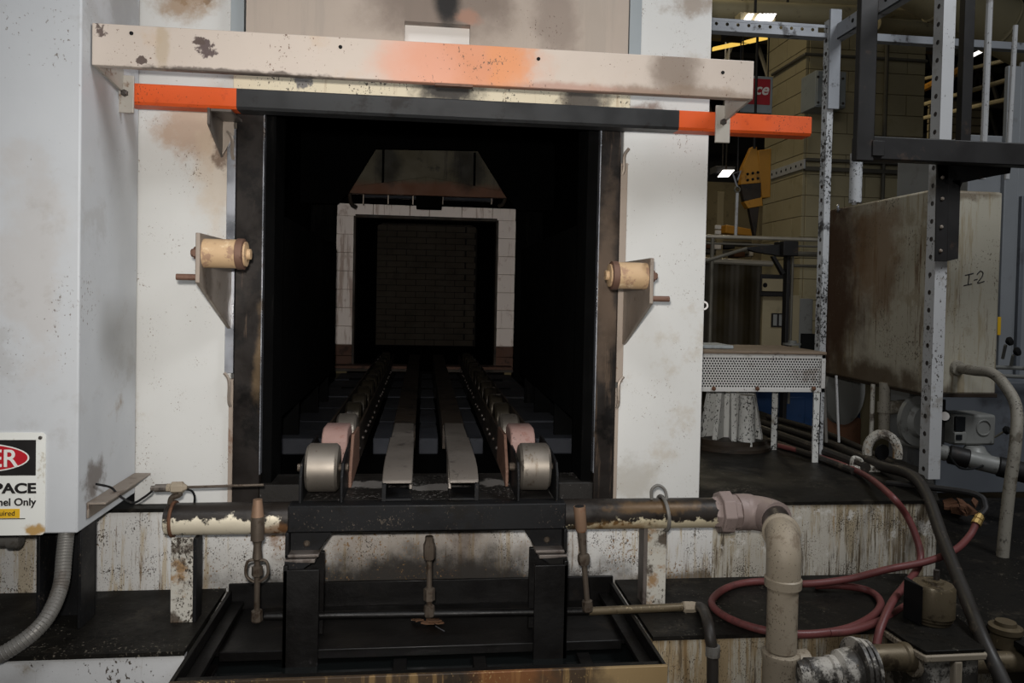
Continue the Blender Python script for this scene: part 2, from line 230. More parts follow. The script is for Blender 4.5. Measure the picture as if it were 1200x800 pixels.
# ------------------------------------------------------------------ mesh helpers
WL = {}
def reg(o, loc): WL[o.name] = Vector(loc)
class MB:
    def __init__(s): s.v = []; s.f = []
    def add(s, vs, fs):
        n = len(s.v); s.v += [Vector(p) for p in vs]; s.f += [[i + n for i in q] for q in fs]; return s
    def box(s, x0, x1, y0, y1, z0, z1):
        return s.add([(x, y, z) for x in (x0, x1) for y in (y0, y1) for z in (z0, z1)],
                     [(0, 1, 3, 2), (4, 6, 7, 5), (0, 4, 5, 1), (2, 3, 7, 6), (0, 2, 6, 4), (1, 5, 7, 3)])
    def prism(s, pts, vec):
        n = len(pts); vec = Vector(vec); a = [Vector(p) for p in pts]
        return s.add(a + [p + vec for p in a], [list(range(n))[::-1], list(range(n, 2 * n))] + [(i, (i + 1) % n, n + (i + 1) % n, n + i) for i in range(n)])
    def rev(s, p0, axis, prof, n=18, ref=None, cap=True):
        p0 = Vector(p0); ax = Vector(axis).normalized()
        u = (Vector(ref) if ref else (Vector((0, 0, 1)) if abs(ax.z) < 0.9 else Vector((1, 0, 0))))
        u = (u - ax * u.dot(ax)).normalized(); w = ax.cross(u)
        vs = []; fs = []
        for t, r in prof:
            for i in range(n):
                a = 2 * math.pi * i / n; vs.append(p0 + ax * t + (u * math.cos(a) + w * math.sin(a)) * r)
        for k in range(len(prof) - 1):
            for i in range(n): j = (i + 1) % n; fs.append((k * n + i, k * n + j, (k + 1) * n + j, (k + 1) * n + i))
        if cap: fs.append(list(range(n))[::-1]); fs.append(list(range((len(prof) - 1) * n, len(prof) * n)))
        return s.add(vs, fs)
    def cyl(s, p0, p1, r, n=16, r2=None):
        p0 = Vector(p0); p1 = Vector(p1); return s.rev(p0, p1 - p0, [(0, r), ((p1 - p0).length, r if r2 is None else r2)], n)
    def tube(s, pts, r, n=10):
        pts = [Vector(p) for p in pts]; k = len(pts); vs = []; fs = []
        t0 = (pts[1] - pts[0]).normalized(); u = t0.orthogonal().normalized()
        for i in range(k):
            t = (pts[min(i + 1, k - 1)] - pts[max(i - 1, 0)]).normalized()
            u = (u - t * u.dot(t)).normalized(); w = t.cross(u)
            rr = r[i] if isinstance(r, (list, tuple)) else r
            for j in range(n): a = 2 * math.pi * j / n; vs.append(pts[i] + (u * math.cos(a) + w * math.sin(a)) * rr)
        for i in range(k - 1):
            for j in range(n): q = (j + 1) % n; fs.append((i * n + j, i * n + q, (i + 1) * n + q, (i + 1) * n + j))
        fs.append(list(range(n))[::-1]); fs.append(list(range((k - 1) * n, k * n)))
        return s.add(vs, fs)
    def ring(s, c, axis, R, r, n=24, m=8, ref=None):
        c = Vector(c); ax = Vector(axis).normalized(); u = ax.orthogonal().normalized(); w = ax.cross(u); vs = []; fs = []
        for i in range(n):
            a = 2 * math.pi * i / n; d = u * math.cos(a) + w * math.sin(a)
            for j in range(m): b = 2 * math.pi * j / m; vs.append(c + d * (R + r * math.cos(b)) + ax * r * math.sin(b))
        for i in range(n):
            for j in range(m): fs.append((i * m + j, ((i + 1) % n) * m + j, ((i + 1) % n) * m + (j + 1) % m, i * m + (j + 1) % m))
        return s.add(vs, fs)
    def perf(s, o, u, v, nu, nv, pu, pv, r, stag=True):
        """perforated sheet: cells pu x pv along unit vectors u, v from o, one 8-sided hole each"""
        o = Vector(o); u = Vector(u); v = Vector(v)
        for j in range(nv):
            for i in range(nu):
                ox = (pu / 2 if (stag and j % 2) else 0)
                c = o + u * (pu * (i + 0.5) + ox) + v * (pv * (j + 0.5)); q = []
                for k in range(8):
                    a = math.pi / 4 * k; dx, dy = math.cos(a), math.sin(a); mx = max(abs(dx), abs(dy))
                    q.append(c + u * (dx / mx * pu / 2) + v * (dy / mx * pv / 2))
                q += [c + u * (math.cos(math.pi / 4 * k) * r) + v * (math.sin(math.pi / 4 * k) * r) for k in range(8)]
                s.add(q, [(k, (k + 1) % 8, 8 + (k + 1) % 8, 8 + k) for k in range(8)])
        return s
    def to(s, name, material, parent=None, bevel=0, smooth=35, fix=True):
        lo = Vector([min(p[i] for p in s.v) for i in range(3)]); hi = Vector([max(p[i] for p in s.v) for i in range(3)])
        c = (lo + hi) / 2; 
        if parent is None: c.z = lo.z
        me = bpy.data.meshes.new(name); me.from_pydata([p - c for p in s.v], [], s.f)
        if fix:
            bm = bmesh.new(); bm.from_mesh(me); bmesh.ops.recalc_face_normals(bm, faces=bm.faces); bm.to_mesh(me); bm.free()
        me.polygons.foreach_set('use_smooth', [True] * len(me.polygons)); me.set_sharp_from_angle(angle=math.radians(smooth))
        me.materials.append(M[material] if isinstance(material, str) else material)
        o = bpy.data.objects.new(name, me); COL.objects.link(o); reg(o, c)
        if parent is not None: o.parent = parent; o.location = c - WL[parent.name]
        else: o.location = c
        if bevel:
            b = o.modifiers.new('bevel', 'BEVEL'); b.width = bevel; b.segments = 2; b.limit_method = 'ANGLE'
        return o
def box(name, material, parent, x0, x1, y0, y1, z0, z1, bevel=0.003): return MB().box(x0, x1, y0, y1, z0, z1).to(name, material, parent, bevel)
def thing(name, label, cat, loc, group=None):
    o = bpy.data.objects.new(name, None); COL.objects.link(o); o.location = loc; reg(o, loc); o.empty_display_size = 0.1
    return tag(o, label, cat, group)
def tag(o, label, cat, group=None):
    o['label'] = label; o['category'] = cat
    if group: o['group'] = group
    return o
def struct(o): o['kind'] = 'structure'; return o
def like(o, loc, parent=None):
    """another piece sharing o's mesh, its origin at world loc"""
    c = o.copy(); COL.objects.link(c); loc = Vector(loc); reg(c, loc); p = parent or o.parent; c.parent = p
    c.location = loc - WL[p.name] if p else loc
    return c
def spl(pts, n=8):
    pts = [Vector(p) for p in pts]; out = []
    for i in range(len(pts) - 1):
        a = pts[max(i - 1, 0)]; b = pts[i]; c = pts[i + 1]; d = pts[min(i + 2, len(pts) - 1)]
        for k in range(n):
            t = k / n; out.append(0.5 * ((2 * b) + (c - a) * t + (2 * a - 5 * b + 4 * c - d) * t * t + (3 * b - a - 3 * c + d) * t ** 3))
    return out + [pts[-1]]
def text(name, body, material, parent, loc, height, rot=(math.pi / 2, 0, 0), align='LEFT', sx=1.0, bold=0.0, depth=0.0006, shear=0.0):
    cu = bpy.data.curves.new('t', 'FONT'); cu.body = body; cu.size = height; cu.extrude = depth; cu.offset = bold; cu.align_x = align; cu.shear = shear
    t = bpy.data.objects.new('t', cu); COL.objects.link(t)
    dg = bpy.context.evaluated_depsgraph_get(); me = bpy.data.meshes.new_from_object(t.evaluated_get(dg)); bpy.data.objects.remove(t)
    me.name = name; me.materials.clear(); me.materials.append(M[material])
    for v in me.vertices: v.co.x *= sx
    o = bpy.data.objects.new(name, me); COL.objects.link(o); o.parent = parent; o.rotation_euler = rot; o.location = Vector(loc) - WL[parent.name]; reg(o, loc)
    return o
CX = 0.03          # furnace centre line
FY = 2.62          # furnace face
LZ = 0.72          # ledge top
DZ = 0.985         # deck top
# ------------------------------------------------------------------ the hall
struct(box('floor', 'floor_concrete', None, -5, 12, -4, 16, -0.1, 0, 0))
struct(box('wall_back', 'hall_beige', None, -5, 12, 16, 16.2, 0, 4.2, 0))
struct(box('wall_back', 'hall_dark', None, -5, 12, 16, 16.2, 4.2, 7.2, 0))
struct(box('wall_right', 'hall_dark', None, 12, 12.2, -4, 16, 0, 7.2, 0))
struct(box('ceiling', 'hall_dark', None, -5, 12, 3.5, 16.2, 7.2, 7.3, 0))
# ------------------------------------------------------------------ tank the furnace stands on
tk = thing('quench_tank', 'white oil-stained steel base tank under the furnace, top deck black with grease', 'tank', (CX, 3.5, 0))
box('front_wall', 'plinth_paint', tk, -1.75, 1.02, 2.575, 2.7, 0.3, DZ - 0.012, 0)
box('front_wall', 'plinth_right_paint', tk, 1.02, 1.865, 2.575, 2.7, 0.3, DZ - 0.012, 0)
MB().prism([(1.865, 2.575, 0.3), (1.865, 2.575, DZ - 0.012), (2.13, 3.0, DZ - 0.012), (2.13, 3.0, 0.3)], (-0.05, 0.03, 0)).to('side_wall', 'plinth_right_paint', tk)
MB().prism([(-1.75, 2.57, DZ - 0.012), (1.868, 2.57, DZ - 0.012), (2.15, 3.02, DZ - 0.012), (2.15, 4.9, DZ - 0.012), (-1.75, 4.9, DZ - 0.012)], (0, 0, 0.012)).to('deck', 'oily_deck', tk)
lg = thing('lower_ledge', 'low greasy black ledge with rust-streaked white front along the base tank', 'ledge', (CX, 2.4, 0))
PX0, PX1, PY0, PY1 = -0.612, 0.662, 1.97, 2.565
for x0, x1, mt in ((-1.75, PX0 - 0.012, 'ledge_left_paint'), (PX1 + 0.012, 1.75, 'ledge_front_paint')):
    box('top_plate', 'oily_deck', lg, x0, x1, 2.13, 2.573, LZ - 0.012, LZ, 0)
    box('front_wall', mt, lg, x0 + 0.001, x1 - 0.001, 2.136, 2.16, 0.25, LZ - 0.012, 0)
box('top_plate', 'oily_deck', lg, 1.75, 3.6, 1.9, 3.6, LZ - 0.03, LZ - 0.012, 0)
# ------------------------------------------------------------------ furnace
fu = thing('batch_furnace', 'white batch furnace with blackened open doorway and brick-lined chamber', 'furnace', (CX, 4.5, DZ))
XL, XR = -0.617, 0.667
box('face_panel', 'white_paint', fu, -0.93, XL - 0.012, FY, FY + 0.06, DZ, 3.3)
box('face_panel', 'white_paint', fu, XR + 0.012, 0.985, FY, FY + 0.06, DZ, 3.3)
box('side_panel', 'white_paint', fu, 0.945, 0.985, FY + 0.06, 6.3, DZ, 3.3)
box('side_panel', 'white_paint', fu, -0.93, -0.89, FY + 0.06, 6.3, DZ, 3.3)
# edge strips beside the jambs
box('edge_strip', 'edge_steel', fu, XL - 0.03, XL - 0.002, FY - 0.012, FY, 1.42, 2.22, 0.001)
box('edge_strip', 'warm_strip', fu, XL - 0.016, XL - 0.002, FY - 0.01, FY + 0.01, DZ, 1.40, 0.001)
box('edge_strip', 'warm_strip', fu, XR + 0.002, XR + 0.026, FY - 0.012, FY, 1.40, 2.16, 0.001)
box('edge_strip', 'warm_strip', fu, XR + 0.002, XR + 0.014, FY - 0.01, FY + 0.01, DZ, 1.38, 0.001)
for x, sx in ((XL - 0.018, 1), (XR + 0.016, -1)):
    for z0, z1 in ((1.31, 1.42), (2.12, 2.21)):
        MB().tube(spl([(x - 0.012 * sx, FY - 0.012, z1), (x + 0.004 * sx, FY - 0.016, z1 - 0.025), (x + 0.004 * sx, FY - 0.014, z0 + 0.02), (x + 0.008 * sx, FY - 0.008, z0)], 5), 0.006, 6).to('retaining_clip', 'plate_steel', fu)
# door guide channels and the raised door
for x in (XL - 0.01, XR + 0.03):
    box('door_guide', 'electrical_grey', fu, x - 0.012, x + 0.03, FY - 0.02, FY + 0.03, 2.42, 3.3, 0.001)
SX0, SX1, SZ0, SZ1 = at(474, 40, Y=2.58).x, at(551, 40, Y=2.58).x, 2.55, at(512, 26, Y=2.58).z
d = MB().box(XL + 0.03, SX0, FY - 0.035, FY + 0.02, 2.40, 3.3).box(SX1, XR + 0.01, FY - 0.035, FY + 0.02, 2.40, 3.3)
d.box(SX0, SX1, FY - 0.035, FY + 0.02, SZ1, 3.3).box(SX0, SX1, FY - 0.035, FY + 0.02, 2.40, SZ0 - 0.08)
d = d.to('lift_door', 'door_paint', fu, 0)
box('peep_slot_plate', 'board_white', d, SX0 - 0.01, SX1 + 0.01, FY + 0.005, FY + 0.03, SZ0 - 0.1, SZ1 + 0.02, 0)
box('lintel', 'lintel_paint', fu, XL - 0.005, XR + 0.02, FY - 0.045, FY + 0.02, 2.30, 2.40, 0.002)
# jambs
for x0, x1, xi, s in ((XL, -0.53, -0.497, 1), (XR - 0.0, 0.595, 0.557, -1)):
    a, b = min(x0, x1), max(x0, x1)
    box('jamb_plate', 'jamb_steel', fu, a, b, FY - 0.015, FY + 0.03, DZ, 2.34, 0.003)
    a, b = min(x1, xi), max(x1, xi)
    box('jamb_return', 'soot_wall', fu, a, b, FY + 0.012, FY + 0.16, DZ, 2.34, 0.002)
    box('jamb_bead', 'edge_steel', fu, x1 - 0.002, x1 + 0.002, FY - 0.017, FY + 0.012, DZ + 0.1, 2.3, 0.0005)
# vestibule
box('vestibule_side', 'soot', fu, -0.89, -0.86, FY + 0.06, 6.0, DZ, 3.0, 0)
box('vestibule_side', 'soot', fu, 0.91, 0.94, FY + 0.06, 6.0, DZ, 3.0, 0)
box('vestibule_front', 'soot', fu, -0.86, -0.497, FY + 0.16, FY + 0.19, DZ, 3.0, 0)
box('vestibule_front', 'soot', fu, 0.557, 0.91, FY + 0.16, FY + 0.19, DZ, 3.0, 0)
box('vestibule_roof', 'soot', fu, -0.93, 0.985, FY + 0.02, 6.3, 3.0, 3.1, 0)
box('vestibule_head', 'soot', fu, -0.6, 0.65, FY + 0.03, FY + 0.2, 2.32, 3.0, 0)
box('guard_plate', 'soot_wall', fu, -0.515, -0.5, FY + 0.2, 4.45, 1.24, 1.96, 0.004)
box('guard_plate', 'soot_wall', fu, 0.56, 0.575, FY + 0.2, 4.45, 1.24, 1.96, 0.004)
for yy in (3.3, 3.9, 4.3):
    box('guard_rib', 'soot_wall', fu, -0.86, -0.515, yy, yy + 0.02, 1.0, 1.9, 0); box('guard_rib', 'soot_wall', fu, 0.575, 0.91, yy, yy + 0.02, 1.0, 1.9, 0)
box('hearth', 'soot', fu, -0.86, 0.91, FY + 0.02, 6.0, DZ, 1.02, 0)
box('sill', 'deck_steel', fu, XL, XR, FY - 0.01, FY + 0.14, DZ, 1.05, 0.004)
# hearth blocks in rows
hb = None
cols = [(-0.60, -0.335), (-0.20, -0.125), (-0.01, 0.07), (0.185, 0.26), (0.395, 0.66)]
for cx0, cx1 in cols:
    first = None
    for k in range(6):
        y0 = 3.22 + k * 0.43
        if first is None: first = box('hearth_block', 'hearth_block', fu, cx0, cx1, y0, y0 + 0.41, 1.02, 1.088, 0.006)
        else: like(first, WL[first.name] + Vector((0, 0.43 * k, random.uniform(-0.004, 0.004))))
for k, yy in enumerate((4.95, 5.45)):
    box('cross_tie', 'soot_wall', fu, -0.5, 0.56, yy - 0.1, yy - 0.08, 1.03, 1.098, 0.003)
# inner doorway of white blocks
def zof(py, Y): return at(500, py, Y=Y).z
IY = 6.0
IX0, IX1, JX0, JX1 = -0.672, 0.705, -0.533, 0.557
IZT, IZB, IZ0 = 2.365, 2.272, 1.12
sur = box('inner_surround', 'mortar_white', fu, IX0, IX1, IY + 0.03, IY + 0.2, IZB + 0.01, IZT - 0.005, 0)
for x0, x1 in ((IX0, JX0), (JX1, IX1)):
    box('surround_core', 'mortar_white', fu, x0 + 0.004, x1 - 0.004, IY + 0.006, IY + 0.2, 1.20, IZB + 0.01, 0)
    n = 7; h = (IZB - 1.285) / n
    first = None
    for k in range(n):
        z = 1.285 + h * k
        if first is None: first = box('brick', 'brick_white', fu, x0, x1, IY, IY + 0.1, z + 0.0015, z + h - 0.0015, 0.003)
        else: like(first, WL[first.name] + Vector((random.uniform(-.002, .002), random.uniform(-.006, .004), h * k)))
    b1 = box('brick', 'brick_brown', fu, x0, x1, IY - 0.003, IY + 0.1, 1.20, 1.281, 0.005)
    like(b1, WL[b1.name] + Vector((0.004, 0.004, -0.083)))
xs = [IX0, -0.40, -0.12, 0.03, 0.28, 0.52, IX1]
for a, b in zip(xs[:-1], xs[1:]):
    box('brick', 'brick_white', fu, a + 0.002, b - 0.002, IY, IY + 0.12, IZB, IZT, 0.003)
box('doorway_angle', 'sooty_rail', fu, JX0 - 0.012, JX0 + 0.006, IY - 0.012, IY + 0.1, 1.13, IZB, 0.002)
box('doorway_angle', 'sooty_rail', fu, JX1 - 0.006, JX1 + 0.012, IY - 0.012, IY + 0.1, 1.13, IZB, 0.002)
box('doorway_angle', 'sooty_rail', fu, JX0, JX1, IY - 0.012, IY + 0.1, IZB - 0.012, IZB + 0.012, 0.002)
for x0, x1 in ((-0.66, -0.36), (-0.25, -0.12), (0.17, 0.30), (0.41, 0.69)):
    box('threshold_brick', 'brick_brown', fu, x0, x1, IY - 0.14, IY + 0.04, 1.10, 1.135, 0.006)
    box('threshold_angle', 'sooty_rail', fu, x0, x1, IY - 0.155, IY - 0.145, 1.095, 1.115, 0.001)
for x0, x1 in ((-0.86, IX0), (IX1, 0.91)):
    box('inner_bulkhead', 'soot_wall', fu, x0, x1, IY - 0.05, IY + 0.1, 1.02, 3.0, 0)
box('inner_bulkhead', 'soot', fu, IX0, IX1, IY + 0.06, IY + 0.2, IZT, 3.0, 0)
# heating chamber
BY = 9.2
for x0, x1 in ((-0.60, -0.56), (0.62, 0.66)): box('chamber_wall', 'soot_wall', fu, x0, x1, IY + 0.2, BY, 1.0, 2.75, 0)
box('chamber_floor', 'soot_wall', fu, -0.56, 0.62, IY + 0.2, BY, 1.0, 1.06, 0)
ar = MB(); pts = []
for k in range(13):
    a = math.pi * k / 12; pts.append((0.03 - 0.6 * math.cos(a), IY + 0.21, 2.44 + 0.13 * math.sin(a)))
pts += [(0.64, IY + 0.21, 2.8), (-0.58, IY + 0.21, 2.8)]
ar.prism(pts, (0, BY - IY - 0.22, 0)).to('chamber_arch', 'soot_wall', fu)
bw = box('back_wall', 'mortar_dark', fu, -0.6, 0.66, BY, BY + 0.1, 1.0, 2.75, 0)
def brk(w): return MB().box(-w / 2, w / 2, -0.02, 0.02, -0.032, 0.032).to('brick', 'brick_dark', bw, 0)
full, half = brk(0.222), brk(0.108); fs = hs = False
r = 0
z = 1.10
while z < 2.60:
    x = -0.56 if r % 2 == 0 else -0.56 - 0.115
    while x < 0.62:
        a, b = max(x, -0.56), min(x + 0.23, 0.62)
        if b - a > 0.2: like(full, ((a + b) / 2, BY - 0.012 + random.uniform(-0.008, 0.004), z), bw)
        elif b - a > 0.09: like(half, ((a + b) / 2, BY - 0.012 + random.uniform(-0.008, 0.004), z), bw)
        x += 0.23
    z += 0.071; r += 1
bpy.data.objects.remove(full); bpy.data.objects.remove(half)
# raised inner door seen under the vestibule roof
DY = 5.62
q = [at(*p, Y=DY) for p in ((408, 226), (440, 174), (560, 176), (594, 231))]
idr = MB().prism(q, (0, 0.09, 0)).to('inner_door', 'inner_door_steel', fu, 0.004)
for px in (449, 556):
    p = at(px, 200, Y=DY); box('door_rib', 'soot_wall', idr, p.x - 0.008, p.x + 0.008, DY - 0.02, DY, 2.42, 2.72, 0.002)
a, b = at(407, 226, Y=DY - 0.05), at(595, 232, Y=DY - 0.05)
mid = at(500, 207, Y=DY - 0.05)
MB().prism([a, b, (b.x - 0.05, b.y, b.z + 0.05), mid, (a.x + 0.05, a.y, a.z + 0.05)], (0, 0.05, 0)).to('rusty_lip', 'inner_door_steel', idr, 0.003)
p0, p1 = at(425, 222, Y=DY + 0.1), at(578, 236, Y=DY + 0.1)
box('seal_row', 'hearth_block', idr, p0.x, p1.x, DY + 0.1, DY + 0.16, p1.z, p0.z + 0.02, 0.003)
for px in (426, 455, 484, 519, 576):
    p = at(px, 230, Y=DY + 0.08); box('seal_post', 'plate_steel', idr, p.x - 0.004, p.x + 0.004, DY + 0.06, DY + 0.1, p.z - 0.06, p.z + 0.06, 0.001)
p0, p1 = at(487, 222, Y=DY - 0.03), at(519, 244, Y=DY - 0.03)
MB().prism([(p0.x, DY - 0.03, p0.z + 0.02), (p1.x, DY - 0.03, p0.z + 0.02), (p1.x - 0.008, DY - 0.03, p1.z), (p0.x + 0.008, DY - 0.03, p1.z)], (0, 0.12, 0)).to('counter_block', 'soot', idr, 0.003)
for px, s in ((410, 1), (592, -1)):
    p = at(px, 226, Y=DY - 0.02); MB().tube(spl([p + Vector((0, 0, 0.05)), p + Vector((0, 0, -0.03)), p + Vector((0.015 * s, 0, -0.08)), p + Vector((0.05 * s, 0, -0.1))], 6), 0.014, 8).to('lift_hook', 'sooty_rail', idr)
# black sloping shields either side of the inner door
for pts in (((396, 238), (408, 226), (440, 174), (440, 120), (350, 120), (350, 238)), ((606, 246), (594, 231), (560, 176), (560, 120), (650, 120), (650, 246))):
    MB().prism([at(*p, Y=5.45) for p in pts], (0, 0.03, 0)).to('slope_shield', 'soot', fu, 0)
MB().prism([at(*p, Y=5.45) for p in ((440, 120), (440, 174), (560, 176), (560, 120))], (0, 0.03, 0)).to('slope_shield', 'soot', fu, 0)
# ------------------------------------------------------------------ column on the left with the sign
cl = thing('steel_column', 'tall white steel column left of the furnace doorway, scuffed paint', 'column', (-1.3, 2.45, 1.02))
box('body', 'column_paint', cl, -1.75, -0.925, 2.195, 2.615, 1.024, 3.4, 0.005)
a = MB().box(-0.923, -0.872, 2.245, 2.60, 1.088, 1.094).box(-0.923, -0.917, 2.245, 2.60, 1.05, 1.088)
a.to('shelf_angle', 'plate_steel', cl, 0.001)
sg = thing('danger_sign', 'white confined space danger sign with red oval, fixed to left column', 'sign', (-1.185, 2.19, 1.022))
SY = 2.1915
sp = MB(); rr = 0.012; pts = []
for cx_, cz_, a0 in ((-1.007 - rr, 1.300 - rr, 0), (-1.363 + rr, 1.300 - rr, 90), (-1.363 + rr, 1.022 + rr, 180), (-1.007 - rr, 1.022 + rr, 270)):
    for k in range(5): t = math.radians(a0 + 22.5 * k); pts.append((cx_ + rr * math.cos(t), SY, cz_ + rr * math.sin(t)))
sp.prism(pts, (0, 0.003, 0)).to('plate', 'sign_white', sg)
bx0, bx1, bz0, bz1 = -1.343, -1.031, 1.184, 1.280
box('black_band', 'sign_black', sg, bx0, bx1, SY - 0.0008, SY, bz0, bz1, 0)
ec = ((bx0 + bx1) / 2, (bz0 + bz1) / 2)
for nm, mt, rx, rz, dy in (('oval_rim', 'sign_white', 0.140, 0.0405, 0.0013), ('oval', 'sign_red', 0.136, 0.0370, 0.0018)):
    MB().prism([(ec[0] + rx * math.cos(2 * math.pi * k / 40), SY - dy, ec[1] + rz * math.sin(2 * math.pi * k / 40)) for k in range(40)], (0, 0.0006, 0)).to(nm, mt, sg)
text('lettering', 'DANGER', 'sign_white', sg, (ec[0] + 0.112, SY - 0.0022, ec[1] - 0.0235), 0.066, align='RIGHT', sx=1.0, bold=0.0008)
text('lettering', 'CONFINED SPACE', 'sign_black', sg, (bx1 + 0.001, SY - 0.0008, 1.137), 0.037, align='RIGHT', sx=1.22, bold=0.0014)
text('lettering', 'Authorized Personnel Only', 'sign_black', sg, (bx1 + 0.001, SY - 0.0008, 1.103), 0.028, align='RIGHT', sx=1.0, bold=0.0006)
box('yellow_label', 'sign_yellow', sg, -1.30, -1.071, SY - 0.001, SY, 1.069, 1.094, 0)
text('lettering', 'Permit Required', 'sign_black', sg, (-1.082, SY - 0.0014, 1.076), 0.019, align='RIGHT')
box('underline', 'sign_black', sg, -1.31, -1.057, SY - 0.0008, SY, 1.066, 1.068, 0)
MB().rev((-1.020, SY - 0.004, 1.286), (0, 1, 0), [(0, 0.003), (0.002, 0.005), (0.004, 0.005)], 10).to('screw', 'bolt_steel', sg)
# parts hanging under the column
box_ = thing('support_post', 'dark steel post standing under the left column', 'post', (-1.01, 2.33, LZ))
box('web', 'black_steel', box_, -1.075, -1.065, 2.29, 2.39, LZ, 1.024, 0.002); box('flange', 'black_steel', box_, -1.075, -0.955, 2.385, 2.395, LZ, 1.024, 0.002); box('flange', 'black_steel', box_, -0.965, -0.955, 2.29, 2.385, LZ, 1.024, 0.002)
cu = thing('flexible_conduit', 'grey flexible conduit curving from beneath the left column onto the ledge', 'conduit', at(30, 745, Y=2.1))
pp = spl([at(78, 620, Y=2.22), at(75, 650, Y=2.2), at(70, 690, Y=2.17), at(50, 730, Y=2.1), at(10, 762, Y=2.06), at(-40, 785, Y=2.05)], 10)
MB().tube(pp, 0.020, 12).to('sheath', 'grey_conduit', cu)
b = MB()
for i in range(2, len(pp) - 2, 1): b.ring(pp[i], pp[i + 1] - pp[i - 1], 0.0195, 0.0014, 12, 5)
b.to('ribs', 'grey_conduit', cu)
st = thing('pipe_stub', 'short capped pipe stub below the danger sign', 'pipe', at(6, 633, Y=2.4))
p = at(-25, 633, Y=2.4); MB().rev(p, (1, 0, 0), [(0, 0.02), (0.085, 0.02), (0.085, 0.026), (0.112, 0.026), (0.118, 0.02)], 14).to('pipe', 'grey_conduit', st)
# ------------------------------------------------------------------ heat shield over the doorway
hd = thing('heat_shield', 'long cream steel heat shield across furnace top, scorched orange at centre', 'shield', (CX, 2.36, 2.30))
HX0, HX1, HZ0, HZ1, HY = -0.921, 0.982, 2.306, 2.421, 2.25
MB().box(HX0, HX1, HY, HY + 0.006, HZ0, HZ1).box(HX0, HX1, HY + 0.006, HY + 0.05, HZ1 - 0.006, HZ1).box(HX0, HX1, HY + 0.006, HY + 0.03, HZ0, HZ0 + 0.006).to('front_channel', 'hood_paint', hd, 0.002)
for px, py in ((154, 39), (399, 55), (631, 69), (847, 85)):
    p = at(px, py, Y=HY); MB().rev((p.x, HY - 0.0012, p.z), (0, 1, 0), [(0, 0.0055), (0.003, 0.0055)], 14).to('bolt_hole', 'hole_black', hd)
p = at(532, 95, Y=HY); box('bottom_tab', 'brown_collar', hd, p.x - 0.055, p.x + 0.055, HY - 0.002, HY + 0.02, HZ0 - 0.008, HZ0, 0.001)
for x, s in ((HX0, 1), (HX1, -1)):
    MB().prism([(x, HY + 0.006, HZ1 - 0.006), (x, HY + 0.006, HZ0), (x, 2.455, 2.285), (x, 2.455, 2.35)], (0.008 * s, 0, 0)).to('end_arm', 'clamp_metal', hd)
    c = MB().box(x - 0.012, x + 0.038, 2.452, 2.460, 2.222, 2.335) if s > 0 else MB().box(x - 0.038, x + 0.012, 2.452, 2.460, 2.213, 2.335)
    c = c.to('clamp_plate', 'clamp_metal', hd, 0.002)
    xc = x + 0.013 * s
    MB().rev((xc, 2.440, 2.28), (0, 1, 0), [(0, 0.006), (0.004, 0.011), (0.012, 0.011)], 6).to('bolt', 'bolt_steel', c)
# ------------------------------------------------------------------ guard bar
br = thing('guard_bar', 'square steel bar with orange ends and black middle below heat shield', 'bar', (0.19, 2.5, 2.25))
BX = [-0.905, at(277, 110, Y=2.465).x, at(796, 140, Y=2.465).x, at(951, 150, Y=2.465).x]
for k, mt in enumerate(('bar_orange', 'bar_black', 'bar_orange')):
    z0, z1 = 2.252, 2.316
    MB().prism([(BX[k], 2.465, z0 + 0.008), (BX[k], 2.465, z1 - 0.004), (BX[k], 2.469, z1), (BX[k], 2.526, z1), (BX[k], 2.53, z1 - 0.004), (BX[k], 2.53, z0), (BX[k], 2.473, z0)], (BX[k + 1] - BX[k], 0, 0)).to(('orange_end', 'black_middle', 'orange_end')[k], mt, br)
# small angle bracket under the bar
ab = thing('angle_bracket', 'small grey steel bracket on furnace face under left orange bar end', 'bracket', (-0.63, 2.55, 2.1))
MB().prism([(-0.668, 2.45, 2.249), (-0.668, 2.45, 2.20), (-0.668, 2.612, 2.125), (-0.668, 2.612, 2.249)], (0.007, 0, 0)).to('gusset', 'grey_plate', ab, 0.001)
MB().box(-0.661, -0.60, 2.46, 2.612, 2.241, 2.249).to('top_plate', 'grey_plate', ab, 0.001)
MB().prism([(-0.661, 2.604, 2.241), (-0.625, 2.604, 2.241), (-0.625, 2.604, 2.20), (-0.661, 2.604, 2.13)], (0, 0.012, 0)).to('back_plate', 'plate_steel', ab, 0.001)
